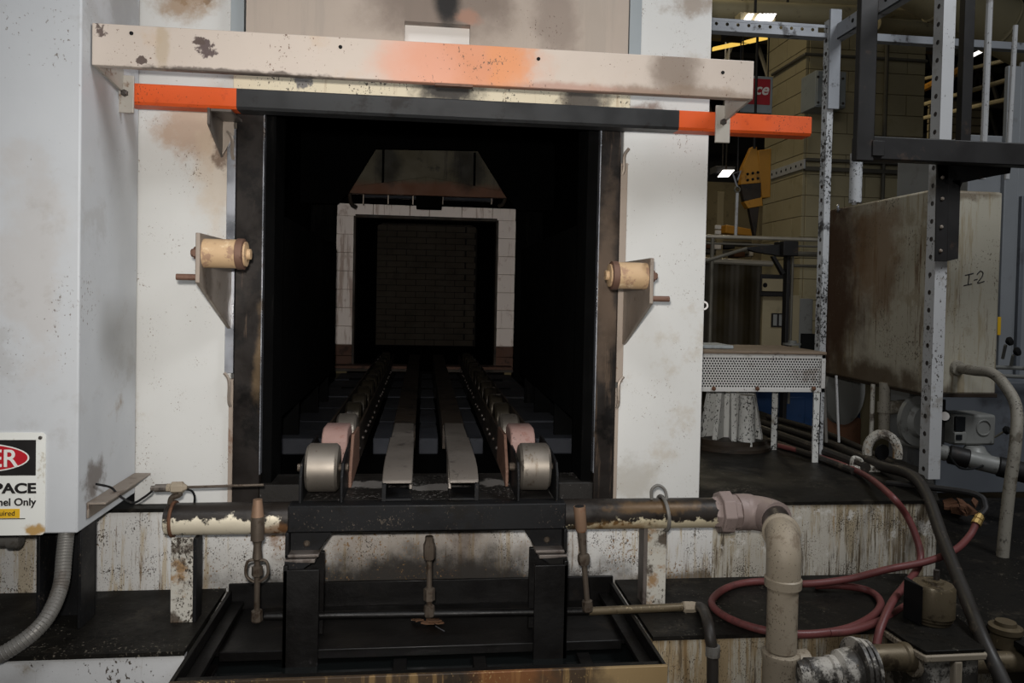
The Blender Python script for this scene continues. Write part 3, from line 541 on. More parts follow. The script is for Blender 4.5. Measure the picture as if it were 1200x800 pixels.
# ------------------------------------------------------------------ guide rollers
def guide(label, xp, s, zr, near):
    g = thing('guide_roller', label, 'roller', (xp, FY - 0.15, zr - 0.22), 'guide rollers at the furnace mouth')
    yb = FY - 0.002
    MB().prism([(xp, near, zr + 0.055), (xp, yb, zr + 0.055), (xp, yb, zr - 0.235), (xp, yb - 0.03, zr - 0.225), (xp, near, zr - 0.085)], (-0.012 * s, 0, 0)).to('gusset_plate', 'plate_steel', g, 0.002)
    ry = near + 0.05
    MB().rev((xp, ry, zr), (s, 0, 0), [(0.0, 0.042), (0.09, 0.042)], 24).to('roller', 'tan_roller', g)
    c = MB().rev((xp + 0.09 * s, ry, zr), (s, 0, 0), [(0, 0.042), (0.002, 0.045), (0.020, 0.045), (0.022, 0.04)], 24).to('collar', 'brown_collar', g)
    MB().rev((xp + 0.111 * s, ry, zr), (s, 0, 0), [(0, 0.036), (0.006, 0.036), (0.008, 0.016), (0.018, 0.015)], 20).to('end_cap', 'tan_roller', c)
    MB().rev((xp - 0.012 * s, ry - 0.01, zr), (-s, 0, 0), [(0, 0.018), (0.014, 0.018), (0.014, 0.012), (0.022, 0.011)], 6).to('nut', 'brown_collar', g)
    MB().cyl((xp - 0.010 * s, near + 0.01, zr - 0.07), (xp - 0.065 * s, near + 0.01, zr - 0.07), 0.009, 10).to('stop_pin', 'brown_collar', g)
guide('tan guide roller on steel gusset left of the furnace doorway', -0.628, 1, 1.798, at(234, 300, X=-0.628).y)
guide('tan guide roller on steel gusset right of the furnace doorway', 0.688, -1, 1.764, at(762, 320, X=0.688).y)
# ------------------------------------------------------------------ charge table
ct = thing('charge_table', 'black steel loading table on two legs in front of the furnace doorway', 'table', (CX, 2.4, 0.6))
TX0, TX1 = -0.378, 0.434
box('front_beam', 'black_steel', ct, TX0, TX1, 2.25, 2.311, 0.999, 1.077, 0.004)
box('deck_plate', 'deck_steel', ct, TX0 + 0.03, TX1 - 0.03, 2.311, FY - 0.012, 1.061, 1.0765, 0.002)
for x, s in ((TX0 - 0.006, 1), (TX1 + 0.006, -1)):
    MB().box(min(x, x + 0.012 * s), max(x, x + 0.012 * s), 2.225, 2.36, 0.545, 0.912).box(min(x, x + 0.10 * s), max(x, x + 0.10 * s), 2.225, 2.237, 0.545, 0.90).box(min(x, x + 0.10 * s), max(x, x + 0.10 * s), 2.345, 2.36, 0.66, 0.912).to('leg', 'pit_steel', ct, 0.002)
    g = MB().prism([(x + 0.004 * s, 2.29, 0.999), (x + 0.135 * s, 2.29, 0.999), (x + 0.085 * s, 2.29, 0.925), (x + 0.004 * s, 2.29, 0.925)], (0, 0.012, 0))
    g.box(min(x, x + 0.01 * s), max(x, x + 0.01 * s), 2.25, 2.31, 0.925, 0.999)
    g = g.to('gusset', 'black_steel', ct, 0.002)
    MB().box(min(x, x + 0.095 * s), max(x, x + 0.095 * s), 2.25, 2.36, 0.927, 0.936).box(min(x, x + 0.085 * s), max(x, x + 0.085 * s), 2.246, 2.36, 0.912, 0.923).to('foot_flange', 'grey_plate', g, 0.002)
    MB().rev((x + 0.055 * s, 2.286, 0.955), (0, 1, 0), [(0, 0.006), (0.006, 0.012)], 8).to('bolt', 'burner_steel', g)
    MB().prism([(x, 2.245, 0.918), (x + 0.075 * s, 2.245, 0.912), (x + 0.05 * s, 2.245, 0.895), (x, 2.245, 0.885)], (0, 0.005, 0)).to('lip', 'black_steel', g)
# ------------------------------------------------------------------ rails between the roller tracks
def rail(label, xc, flip):
    r = thing('skid_rail', label, 'rail', (xc, 4.1, 1.06), 'centre rails into the furnace')
    y0 = 2.30; zt = 1.172; hw = 0.040
    hw = 0.044
    xo = xc - hw * flip; xi = xc + hw * flip
    n = MB()
    prof = [(2.80, zt), (2.44, zt), (2.36, zt - 0.008), (2.315, zt - 0.022), (2.295, zt - 0.034), (2.293, zt - 0.044), (2.32, zt - 0.036), (2.36, zt - 0.022), (2.44, zt - 0.014), (2.80, zt - 0.012)]
    n.prism([(xc - hw, y, z) for y, z in prof], (2 * hw, 0, 0))
    n.to('nose_plate', 'rail_nose', r, 0.003, 30)
    MB().prism([(xo, 2.80, zt - 0.012), (xo, 2.33, zt - 0.026), (xo, 2.285, zt - 0.044), (xo, 2.285, 1.078), (xo, 2.332, 1.078), (xo, 2.332, 1.0767), (xo, 2.80, 1.0767)], (0.012 * flip, 0, 0)).to('web', 'black_steel', r, 0.002)
    box('bottom_flange', 'black_steel', r, min(xo, xi), max(xo, xi), 2.286, 2.42, 1.078, 1.086, 0.002)
    MB().prism([(xi, 2.46, zt - 0.012), (xi, 2.40, zt - 0.05), (xi, 2.39, 1.087), (xi, 2.56, 1.087), (xi, 2.60, zt - 0.012)], (-0.010 * flip, 0, 0)).to('side_plate', 'rail_nose', r, 0.002)
    box('joint', 'rail_nose', r, xc - hw + 0.004, xc + hw - 0.004, 2.815, 3.13, zt - 0.03, zt - 0.004, 0.004)
    box('joint_seat', 'black_steel', r, xc - hw + 0.01, xc + hw - 0.01, 2.815, 3.13, 1.0767, zt - 0.03, 0.002)
    MB().box(xc - hw, xc + hw, 3.14, 6.7, 1.145, 1.157).box(xc - hw, xc - hw + 0.012, 3.14, 6.7, 1.06, 1.145).box(xc + hw - 0.012, xc + hw, 3.14, 6.7, 1.06, 1.145).to('long_channel', 'sooty_rail', r, 0.001)
XRL = at(467, 540, Y=2.4).x; XRR = at(542, 540, Y=2.4).x
rail('grey nosed skid rail, left of the two centre rails', XRL, 1)
rail('grey nosed skid rail, right of the two centre rails', XRR, -1)
# ------------------------------------------------------------------ roller tracks
def track(label, xc, flip):
    t = thing('roller_track', label, 'roller track', (xc, 4.1, 1.06), 'roller tracks into the furnace')
    R = 0.072; hw = 0.047
    z = 1.165
    for sx in (-1, 1):
        x = xc + sx * (hw + 0.012)
        MB().prism([(x, 2.275, 1.077), (x, 2.275, 1.155), (x, 2.30, 1.19), (x, 2.40, 1.205), (x, 2.62, 1.215), (x, 2.64, 1.18), (x, 2.64, 1.077)], (0.008, 0, 0)).to('cheek_plate', 'black_steel', t, 0.002)
    def wheel(y, mt, r=R, w=hw, dx=0.0):
        c = [(-w, r * 0.55), (-w, r - 0.008), (-w + 0.008, r), (w - 0.008, r), (w, r - 0.008), (w, r * 0.55)]
        o = MB().rev((xc + dx * flip, y, z), (1, 0, 0), c, 40).to('wheel', mt, t)
        return o
    wheel(2.355, 'wheel_steel')
    MB().cyl((xc - 0.075, 2.355, z), (xc + 0.075, 2.355, z), 0.012, 10).to('axle', 'burner_steel', t)
    # primer-painted chain cover
    pf = [(2.47, 1.09), (2.47, 1.222), (2.485, 1.245), (2.51, 1.258), (2.60, 1.258), (2.63, 1.245), (2.645, 1.22), (2.645, 1.09)]
    MB().prism([(xc + 0.018 * flip - 0.04, y, zz) for y, zz in pf], (0.08, 0, 0)).to('cover', 'pink_primer', t, 0.006)
    MB().prism([(xc + 0.067 * flip, 2.44, 1.13), (xc + 0.067 * flip, 2.52, 1.235), (xc + 0.067 * flip, 2.72, 1.225), (xc + 0.067 * flip, 2.74, 1.10), (xc + 0.067 * flip, 2.44, 1.08)], (0.010 * flip, 0, 0)).to('cover_side', 'brown_collar', t, 0.002)
    wheel(2.90, 'wheel_steel', R + 0.005, 0.036, 0.018)
    first = None
    for k in range(11):
        y = 3.24 + 0.27 * k
        if first is None: first = wheel(y, 'dark_wheel', R, 0.032, 0.012)
        else: like(first, WL[first.name] + Vector((0, 0.27 * k, 0)))
    for sx in (-1, 1):
        x = xc + sx * (hw + 0.01)
        MB().prism([(x - 0.004, 2.80, 1.055), (x - 0.004, 2.80, 1.165), (x - 0.004, 2.9, 1.19), (x - 0.004, 6.3, 1.19), (x - 0.004, 6.3, 1.055)], (0.008, 0, 0)).to('side_plate', 'sooty_rail', t)
    xi = xc + flip * (hw + 0.016)
    f = None
    for k in range(22):
        y = 2.86 + 0.15 * k
        if f is None: f = MB().rev((xi, y, 1.12), (flip, 0, 0), [(0, 0.007), (0.006, 0.007), (0.009, 0.003)], 8).to('link_pin', 'bolt_steel', t)
        else: like(f, WL[f.name] + Vector((0, 0.15 * k + random.uniform(-.03, .03), random.uniform(-.008, .008))))
XTL = at(376, 552, Y=2.3).x; XTR = at(628, 550, Y=2.3).x
track('roller track with polished front wheel, left side of loading table', XTL, 1)
track('roller track with polished front wheel, right side of loading table', XTR, -1)
# ------------------------------------------------------------------ burner pipe along the front
PYY, PR = 2.36, 0.047
PZ = 1.012
pi = thing('gas_pipe', 'thick horizontal pipe before the tank, flaking paint, elbowed down at right', 'pipe', (0.15, 2.36, 0.7))
xe = at(842, 598, Y=PYY).x
MB().rev((at(195, 608, Y=PYY).x, PYY, PZ), (1, 0, 0), [(0, PR - 0.006), (0.004, PR), (xe - at(195, 608, Y=PYY).x, PR)], 28).to('pipe', 'pipe_black', pi)
xu = at(834, 600, Y=PYY).x
u = MB().rev((xu, PYY, PZ), (1, 0, 0), [(0, 0.050), (0.02, 0.052), (0.022, 0.068), (0.060, 0.070), (0.062, 0.058), (0.085, 0.056)], 8)
u.to('union', 'pipe_pinkgrey', pi, 0.003, 20)
x0 = xu + 0.08
vx, vy = 1.033, 2.07
# reducing elbow toward the camera, then elbow down
MB().tube(spl([(x0, PYY, PZ), (x0 + 0.04, PYY, PZ), (x0 + 0.085, PYY - 0.03, PZ), (x0 + 0.098, PYY - 0.085, PZ)], 6), [0.058] * 8 + [0.055] * 11, 20).to('elbow', 'pipe_pinkgrey', pi)
xk = x0 + 0.098
d_ = Vector((vx - xk, vy - (PYY - 0.085), 0)).normalized(); RB = 0.062
A_ = Vector((vx, vy, PZ)) - d_ * RB
MB().cyl((xk, PYY - 0.075, PZ), A_ - d_ * 0.012, 0.044, 24).to('nipple', 'pipe_black', pi)
arc = [A_ - d_ * 0.03] + [A_ + d_ * (RB * math.sin(t)) + Vector((0, 0, -RB * (1 - math.cos(t)))) for t in [math.pi / 2 * k / 10 for k in range(11)]] + [Vector((vx, vy, PZ - RB - 0.045))]
MB().tube(arc, 0.048, 26).to('elbow', 'pipe_beige', pi)
MB().rev(A_ - d_ * 0.036, d_, [(0, 0.044), (0.002, 0.054), (0.018, 0.055), (0.024, 0.047)], 26).to('elbow_rim', 'pipe_beige', pi)
MB().rev((vx, vy, 0.882), (0, 0, 1), [(0, 0.042), (0.0, 0.051), (0.024, 0.052), (0.028, 0.047)], 26).to('collar', 'pipe_beige', pi)
MB().cyl((vx, vy, 0.70), (vx, vy, 0.885), 0.0425, 26).to('riser', 'pipe_beige', pi)
tz = at(960, 788, Y=2.02).z
te = MB().rev((vx, vy, 0.54), (0, 0, 1), [(0, 0.050), (0.130, 0.050), (0.142, 0.054), (0.152, 0.053), (0.156, 0.046)], 24).to('tee', 'pipe_beige', pi)
MB().rev((vx + 0.03, vy, tz), (1, 0, 0), [(0, 0.040), (0.05, 0.042)], 20).to('tee_branch', 'pipe_beige', te)
# left strap and right u-bolt
sx_ = at(204, 605, Y=PYY).x
s_ = MB().ring((sx_, PYY, PZ), (1, 0, 0), PR + 0.003, 0.005, 28, 6).to('pipe_strap', 'rust_brown', pi)
ux = at(773, 590, Y=PYY).x
MB().ring((ux + 0.012, PYY, PZ), (1, 0.05, 0.1), PR + 0.007, 0.006, 28, 7).to('u_bolt', 'grey_conduit', pi)
MB().tube(spl([(ux - 0.03, PYY - 0.01, PZ + PR), (ux - 0.03, PYY - 0.01, PZ + PR + 0.03), (ux - 0.01, PYY - 0.012, PZ + PR + 0.045), (ux + 0.012, PYY - 0.014, PZ + PR + 0.03), (ux + 0.016, PYY - 0.02, PZ + PR + 0.002)], 5), 0.005, 7).to('u_bolt_tail', 'grey_conduit', pi)
for px, Y, lab in ((217, 2.345, 'grimy white pipe support left of loading table'), (766, 2.385, 'rust-stained flaking pipe support right of loading table')):
    x = at(px, 680, Y=Y).x
    s = thing('pipe_support', lab, 'support', (x, Y, LZ), 'supports under the gas pipe')
    box('web', 'support_paint', s, x - 0.032, x + 0.030, Y - 0.03, Y - 0.022, LZ, PZ - PR + 0.004, 0.001)
    if px < 500: box('flange', 'black_steel', s, x + 0.030, x + 0.040, Y - 0.03, Y + 0.03, LZ, PZ - PR + 0.002, 0.001)
    else: box('flange', 'grey_plate', s, x - 0.044, x - 0.032, Y - 0.03, Y + 0.03, LZ, PZ - PR + 0.002, 0.001)
# ------------------------------------------------------------------ igniter above the left pipe end
ig = thing('igniter', 'thin ignition rod in hex fitting lying above the left pipe end', 'igniter', at(240, 575, Y=2.36))
p = at(177, 572, Y=2.36); e = at(309, 568, Y=2.36); dv = e - p
MB().rev(p, dv, [(0, 0.008), (0.012, 0.008), (0.012, 0.012), (0.045, 0.012)], 10).to('cable_gland', 'rail_nose', ig)
MB().rev(p + dv.normalized() * 0.045, dv, [(0, 0.013), (0.012, 0.013), (0.014, 0.018), (0.045, 0.018), (0.05, 0.012), (0.058, 0.006)], 6).to('hex_body', 'pipe_beige', ig, 0.001)
MB().cyl(p + dv * 0.28, e, 0.0042, 8).to('rod', 'burner_steel', ig)
c = p + dv.normalized() * 0.075
MB().tube(spl([c, c + Vector((0.006, 0.0, -0.02)), c + Vector((-0.015, 0, -0.03)), c + Vector((-0.02, 0, -0.05))], 5), 0.009, 8).to('clip', 'burner_steel', ig)
MB().tube(spl([c + Vector((0.01, 0.01, -0.008)), c + Vector((0.035, 0.012, -0.012)), c + Vector((0.045, 0.012, -0.028)), c + Vector((0.045, 0.012, -0.05))], 5), 0.0035, 6).to('hanger_wire', 'black_steel', ig)
MB().tube(spl([at(113, 567, X=-0.915), at(130, 571, Y=2.36), at(139, 580, Y=2.36), at(155, 589, Y=2.36), at(168, 583, Y=2.36), at(178, 575, Y=2.36), p], 6), 0.0035, 6).to('lead_wire', 'black_steel', ig)
# ------------------------------------------------------------------ pilot burners
def pilot(label, bx_, by_, bz_, tx, ty, tz_, kind):
    t = thing('pilot_burner', label, 'burner', (bx_, by_, bz_), 'pilot burners over the trough')
    b = Vector((bx_, by_, bz_)); a = Vector((tx, ty, tz_)) - b; H = a.length; a.normalize()
    def seg(nm, mt, pr, n=14): return MB().rev(b, a, pr, n).to(nm, mt, t)
    seg('base_elbow', 'burner_steel', [(0, 0.014), (0.004, 0.017), (0.032, 0.016), (0.035, 0.011)], 8)
    seg('nipple', 'burner_steel', [(0.03, 0.0085), (H * 0.86, 0.0085)])
    if kind == 1:
        seg('venturi', 'burner_steel', [(H * 0.50, 0.010), (H * 0.52, 0.0145), (H * 0.62, 0.011), (H * 0.70, 0.015)], 12)
        c = b + a * (H * 0.42)
        for s in (-1, 1):
            MB().tube(spl([c + Vector((0.006 * s, -0.004, 0.032)), c + Vector((0.027 * s, -0.004, 0.026)), c + Vector((0.030 * s, -0.004, -0.012)), c + Vector((0.008 * s, -0.004, -0.032))], 6), 0.0045, 7).to('shackle', 'burner_steel', t)
        seg('orifice', 'burner_steel', [(H * 0.37, 0.010), (H * 0.38, 0.016), (H * 0.45, 0.016), (H * 0.46, 0.010)], 6)
        seg('nozzle_socket', 'burner_steel', [(H * 0.66, 0.014), (H * 0.67, 0.0195), (H * 0.86, 0.0195), (H * 0.865, 0.016)])
        seg('tip', 'burner_tip', [(H * 0.86, 0.0185), (H, 0.013)], 12)
    elif kind == 2:
        seg('union', 'burner_steel', [(H * 0.70, 0.011), (H * 0.72, 0.016), (H * 0.78, 0.018), (H * 0.90, 0.018), (H * 0.94, 0.013), (H, 0.012)], 8)
        seg('hex_nut', 'burner_steel', [(0.05, 0.012), (0.05, 0.017), (0.085, 0.017), (0.088, 0.011)], 6)
    else:
        seg('union', 'burner_steel', [(H * 0.44, 0.011), (H * 0.45, 0.017), (H * 0.50, 0.020), (H * 0.54, 0.018), (H * 0.55, 0.013)], 8)
        seg('taper', 'burner_steel', [(H * 0.55, 0.011), (H * 0.78, 0.014)])
        k = seg('tip', 'burner_tip', [(H * 0.76, 0.014), (H * 0.78, 0.0175), (H, 0.019)], 12)
        q = b + a * H; MB().rev(q - a * 0.001, a, [(0, 0.015), (0.002, 0.015)], 12).to('bore', 'hole_black', t)
    return t
p = at(302, 585, Y=2.275); q = at(301, 728, Y=2.275)
pilot('pilot burner with tapered tip and shackle, left of loading table', q.x, 2.275, q.z, p.x, 2.275, p.z, 1)
p = at(503, 628, Y=2.30); q = at(503, 722, Y=2.30)
pilot('pilot burner standing under the middle of the loading table beam', q.x, 2.30, q.z, p.x, 2.30, min(p.z, 0.998), 2)
p = at(679, 593, Y=2.27); q = at(689, 716, Y=2.27)
pilot('leaning pilot burner with open tip, right of loading table', q.x, 2.27, q.z, p.x, 2.27, p.z, 3)
mf = thing('gas_manifold', 'thin gas feed pipe crossing the trough below the pilot burners', 'pipe', (0.3, 2.3, 0.7))
a = at(310, 722, Y=2.31); b = at(690, 716, Y=2.30); c = at(800, 711, Y=2.30); e = at(818, 711, Y=2.30)
MB().cyl(a, b, 0.012, 12).to('pipe', 'pit_steel', mf)
MB().cyl(b, c, 0.0125, 12).to('pipe', 'greasy_brass', mf)
MB().rev(c, e - c, [(0, 0.014), (0.004, 0.018), (0.03, 0.018), (0.05, 0.014)], 8).to('coupling', 'pipe_beige', mf)
MB().tube(spl([e, at(824, 714, Y=2.25), at(829, 728, Y=2.15), at(832, 745, Y=2.105), at(835, 772, Y=2.10), at(834, 830, Y=2.10)], 7), 0.0165, 12).to('drop_pipe', 'black_cable', mf)
p = at(835, 768, Y=2.10); MB().rev(p, (0, 0, 1), [(0, 0.018), (0.0, 0.021), (0.03, 0.021), (0.03, 0.018)], 10).to('drop_coupling', 'grey_conduit', mf)
# ------------------------------------------------------------------ oil trough
pt = thing('oil_trough', 'black rectangular oil trough with rusty rim below the loading table', 'trough', (0.025, 2.27, 0.3))
rim = LZ
box('front_rim', 'pit_rim', pt, PX0, PX1, PY0 - 0.012, PY0, 0.45, rim, 0.002)
box('front_flange', 'pit_steel', pt, PX0, PX1, PY0, PY0 + 0.03, rim - 0.02, rim - 0.006, 0.002)
box('back_rim', 'pit_steel', pt, PX0, PX1, PY1 - 0.012, PY1, 0.45, rim + 0.02, 0.002)
box('side_rim', 'pit_steel', pt, PX0, PX0 + 0.012, PY0, PY1 - 0.012, 0.45, rim, 0.002)
box('side_rim', 'pit_steel', pt, PX1 - 0.012, PX1, PY0, PY1 - 0.012, 0.45, rim, 0.002)
box('inner_flange', 'pit_steel', pt, PX0 + 0.012, PX0 + 0.05, PY0 + 0.03, PY1 - 0.012, rim - 0.05, rim - 0.035, 0.002)
box('inner_flange', 'pit_steel', pt, PX1 - 0.05, PX1 - 0.012, PY0 + 0.03, PY1 - 0.012, rim - 0.05, rim - 0.035, 0.002)
box('shelf_plate', 'pit_steel', pt, PX0 + 0.013, PX1 - 0.013, 2.25, PY1 - 0.013, 0.645, 0.66, 0.003)
box('shelf_edge', 'pit_steel', pt, PX0 + 0.05, PX1 - 0.05, 2.238, 2.25, 0.635, 0.664, 0.003)
for x in (-0.58, -0.05, 0.18, 0.49):
    box('cross_bar', 'pit_steel', pt, x - 0.02, x + 0.02, PY0 + 0.01, 2.236, 0.615, 0.632, 0.003)
box('oil_surface', 'quench_oil', pt, PX0 + 0.012, PX1 - 0.012, PY0, PY1 - 0.012, 0.60, 0.62, 0)
box('bottom', 'pit_steel', pt, PX0, PX1, PY0, PY1, 0.44, 0.45, 0)
dz = 0.66
db = thing('scrap_heap', 'small rusty scrap flakes lying in the trough at the middle burner', 'scrap', (0.03, 2.2, dz))
for k in range(9):
    c = Vector((0.035 + random.uniform(-0.045, 0.045), 2.40 + random.uniform(-0.02, 0.02), dz + 0.006 + 0.003 * (k % 3)))
    a = random.uniform(0, 3.1); l = random.uniform(0.010, 0.024); u = Vector((math.cos(a), math.sin(a), random.uniform(-.2, .2))) * l; v = Vector((-math.sin(a), math.cos(a), 0.1)) * random.uniform(0.005, 0.012)
    MB().prism([c - u - v * .6, c - u * .2 - v, c + u - v * .3, c + u * .7 + v, c - u * .6 + v * .8], (0, 0, 0.004)).to('flake', 'rust_scrap', db)
c = at(516, 737, Z=dz + 0.012); MB().tube([c + Vector((-0.015, 0.01, 0.006)), c + Vector((0.012, -0.015, 0.0))], 0.0015, 6).to('nail', 'edge_steel', db)
# ------------------------------------------------------------------ strainer and valve at the lower right
VYP = 2.02
vz = at(960, 788, Y=VYP).z
va = thing('gate_valve', 'flaking black and white valve with ribbed flange, low right of the riser pipe', 'valve', at(985, 800, Y=VYP))
x = lambda px: at(px, 779, Y=VYP).x
MB().rev((x(934), VYP, vz), (1, 0, 0), [(0, 0.034), (x(944) - x(934), 0.036), (x(946) - x(934), 0.041), (x(970) - x(934), 0.041), (x(972) - x(934), 0.046), (x(978) - x(934), 0.046)], 22).to('socket', 'pipe_flaking', va)
xb = x(978); MB().rev((xb, VYP, vz), (1, 0, 0), [(0, 0.044), (0.012, 0.058), (x(1000) - xb, 0.066)], 22).to('body', 'pipe_flaking', va)
xb = x(1000)
for k in range(3): MB().rev((xb + 0.018 * k, VYP, vz + 0.008), (1, 0, 0), [(0, 0.07), (0.002, 0.084 - 0.004 * k), (0.012, 0.084 - 0.004 * k), (0.014, 0.07)], 30).to('flange', 'pipe_flaking', va)
sn = thing('oil_strainer', 'greasy strainer body with black hexagonal lid and brass pipe stub at lower right', 'strainer', at(1100, 800, Y=2.0))
zb = at(1040, 770, Y=VYP).z; xb = x(1019)
MB().rev((xb, VYP, zb), (1, 0, 0), [(0, 0.036), (x(1056) - xb, 0.036), (x(1058) - xb, 0.040), (x(1066) - xb, 0.040)], 22).to('inlet_pipe', 'greasy_brass', sn)
xb = x(1066); MB().rev((xb, VYP, zb - 0.01), (1, 0, 0), [(0, 0.044), (0.012, 0.046), (0.03, 0.028), (0.04, 0.03)], 20).to('reducer', 'pipe_beige', sn)
LZZ = 0.735
lid = [at(*p, Z=LZZ) for p in ((1035, 732), (1062, 750), (1085, 763), (1154, 760), (1150, 745), (1122, 722), (1070, 712), (1045, 716))]
MB().prism([v + Vector((0, 0, -0.010)) for v in lid], (0, 0, 0.010)).to('lid', 'oily_deck', sn, 0.002)
ctr = sum(lid, Vector()) / len(lid)
MB().prism([ctr + (v - ctr) * 1.05 + Vector((0, 0, -0.030)) for v in lid], (0, 0, 0.019)).to('lid_rim', 'pipe_beige', sn, 0.004)
low = [ctr + (v - ctr) * 0.9 for v in lid]
MB().prism([v + Vector((0, 0, -0.20)) for v in low], (0, 0, 0.17)).to('body', 'pipe_flaking', sn, 0.006)
p = at(1112, 780, Y=ctr.y - 0.1); box('body_rib', 'pipe_beige', sn, p.x - 0.012, p.x + 0.012, lid[2].y - 0.005, lid[2].y + 0.03, 0.55, LZZ - 0.03, 0.005)
cc = at(1092, 727, Z=LZZ)
MB().rev((cc.x, cc.y, LZZ), (0, 0, 1), [(0, 0.052), (0.010, 0.052), (0.012, 0.058), (0.02, 0.058), (0.022, 0.062), (0.105, 0.062), (0.115, 0.055), (0.118, 0.03), (0.125, 0.028)], 30).to('cap', 'greasy_brass', sn)
MB().prism([(cc.x - 0.075, cc.y + 0.03, LZZ), (cc.x - 0.06, cc.y - 0.04, LZZ), (cc.x - 0.055, cc.y + 0.05, LZZ)], (0, 0, 0.12)).to('cap_guard', 'black_steel', sn, 0.002)
MB().cyl((cc.x + 0.01, cc.y, LZZ + 0.12), (cc.x + 0.01, cc.y, LZZ + 0.155), 0.009, 8).to('cap_stem', 'bolt_steel', sn)
p = at(1178, 745, Y=2.1)
MB().rev((p.x, 2.1, p.z - 0.03), (0, 0, 1), [(0, 0.04), (0.04, 0.04), (0.045, 0.046), (0.06, 0.046), (0.064, 0.03), (0.075, 0.028)], 20).to('side_plug', 'greasy_brass', sn)
MB().cyl((lid[3].x - 0.03, 2.06, at(1180, 775, Y=2.06).z), (lid[3].x + 0.5, 2.06, at(1180, 775, Y=2.06).z), 0.03, 18).to('outlet_pipe', 'greasy_brass', sn)
# ------------------------------------------------------------------ hoses and cables
HR = 0.0118
def hz(px, py, z=LZ + HR): return at(px, py, Z=z)
h1 = thing('red_hose', 'red rubber hose with brass end, coiled once on the ledge', 'hose', hz(935, 712))
pts = [at(1144, 613, Y=2.5), at(1136, 628, Y=2.48), at(1118, 645, Y=2.42), at(1085, 658, Y=2.36), at(1040, 667, Y=2.36), hz(990, 679, LZ + 0.045), hz(940, 684, LZ + 0.03), hz(890, 681), hz(853, 688), hz(834, 705), hz(850, 722), hz(890, 737), hz(940, 743), hz(990, 737), hz(1022, 722), hz(1032, 706), hz(1018, 692), hz(985, 686, LZ + 0.02), hz(955, 686)]
MB().tube(spl(pts, 9), HR, 12).to('tube', 'red_hose', h1)
p = pts[0]; dv = (pts[0] - pts[1]).normalized()
MB().rev(p - dv * 0.005, dv, [(0, 0.0165), (0.018, 0.0165), (0.018, 0.012), (0.022, 0.016), (0.036, 0.016), (0.038, 0.011), (0.052, 0.011)], 10).to('coupling', 'brass', h1)
MB().tube(spl([p + dv * 0.04, p + dv * 0.08, p + dv * 0.1 + Vector((-0.03, 0.05, 0.02)), p + Vector((-0.15, 0.3, 0.07))], 6), 0.012, 10).to('feed_elbow', 'overhead_black', h1)
h2 = thing('red_hose', 'red rubber hose dropping from the deck behind the capped strainer', 'hose', hz(1040, 720))
dk = lambda px, py, z=DZ + 0.016: at(px, py, Z=z)
pts = [dk(905, 520), dk(950, 532), dk(1005, 552), at(1040, 577, Y=2.52), at(1063, 605, Y=2.48), at(1077, 640, Y=2.44), at(1077, 662, Y=2.40), at(1062, 684, Y=2.30), at(1045, 706, Y=2.17), at(1032, 735, Y=2.09), at(1027, 756, Y=2.06)]
MB().tube(spl(pts, 9), HR, 12).to('tube', 'red_hose', h2)
h3 = thing('red_hose', 'short red hose end running along the ledge edge behind the valve', 'hose', hz(1010, 740))
MB().tube(spl([hz(972, 741), hz(1000, 738), hz(1035, 726), hz(1065, 708), hz(1090, 700)], 8), HR, 12).to('tube', 'red_hose', h3)
cb = thing('black_cable', 'thick black cable drooping over the deck edge at lower right', 'cable', at(1120, 700, Y=2.2))
MB().tube(spl([dk(985, 525, DZ + 0.03), dk(1030, 545, DZ + 0.03), at(1066, 556, Y=2.75), at(1086, 580, Y=2.6), at(1105, 632, Y=2.4), at(1128, 690, Y=2.2), at(1150, 745, Y=2.02), at(1178, 805, Y=1.9), at(1200, 860, Y=1.85)], 9), 0.021, 14).to('jacket', 'black_cable', cb)
for k, (a, b, c, r, lab) in enumerate((((884, 492), (960, 515), (1040, 545), 0.016, 'dark cable lying on the deck, uppermost of the bundle'), ((884, 500), (950, 523), (1015, 548), 0.022, 'thick dark cable in the middle of the deck bundle'), ((888, 512), (945, 531), (1000, 552), 0.014, 'thin dark cable lying lowest of the deck bundle'), ((900, 488), (975, 510), (1080, 560), 0.014, 'cable crossing behind the bundle towards the perforated post'))):
    t = thing('deck_cable', lab, 'cable', dk(*b), 'cables lying on the deck')
    MB().tube(spl([dk(*a, DZ + r), dk(*b, DZ + r + 0.002), dk(*c, DZ + r)], 10), r, 10).to('jacket', 'black_cable', t)
p = dk(1003, 548)
cl = thing('cable_clamp', 'small pale metal clamp block on the deck beside the cables', 'clamp', (p.x, p.y, DZ))
box('block', 'support_paint', cl, p.x - 0.03, p.x + 0.10, p.y - 0.02, p.y + 0.03, DZ, DZ + 0.025, 0.004); MB().tube(spl([(p.x - 0.02, p.y, DZ + 0.02), (p.x - 0.02, p.y - 0.01, DZ + 0.06), (p.x + 0.02, p.y, DZ + 0.05), (p.x + 0.03, p.y, DZ + 0.02)], 5), 0.008, 7).to('loop', 'support_paint', cl)
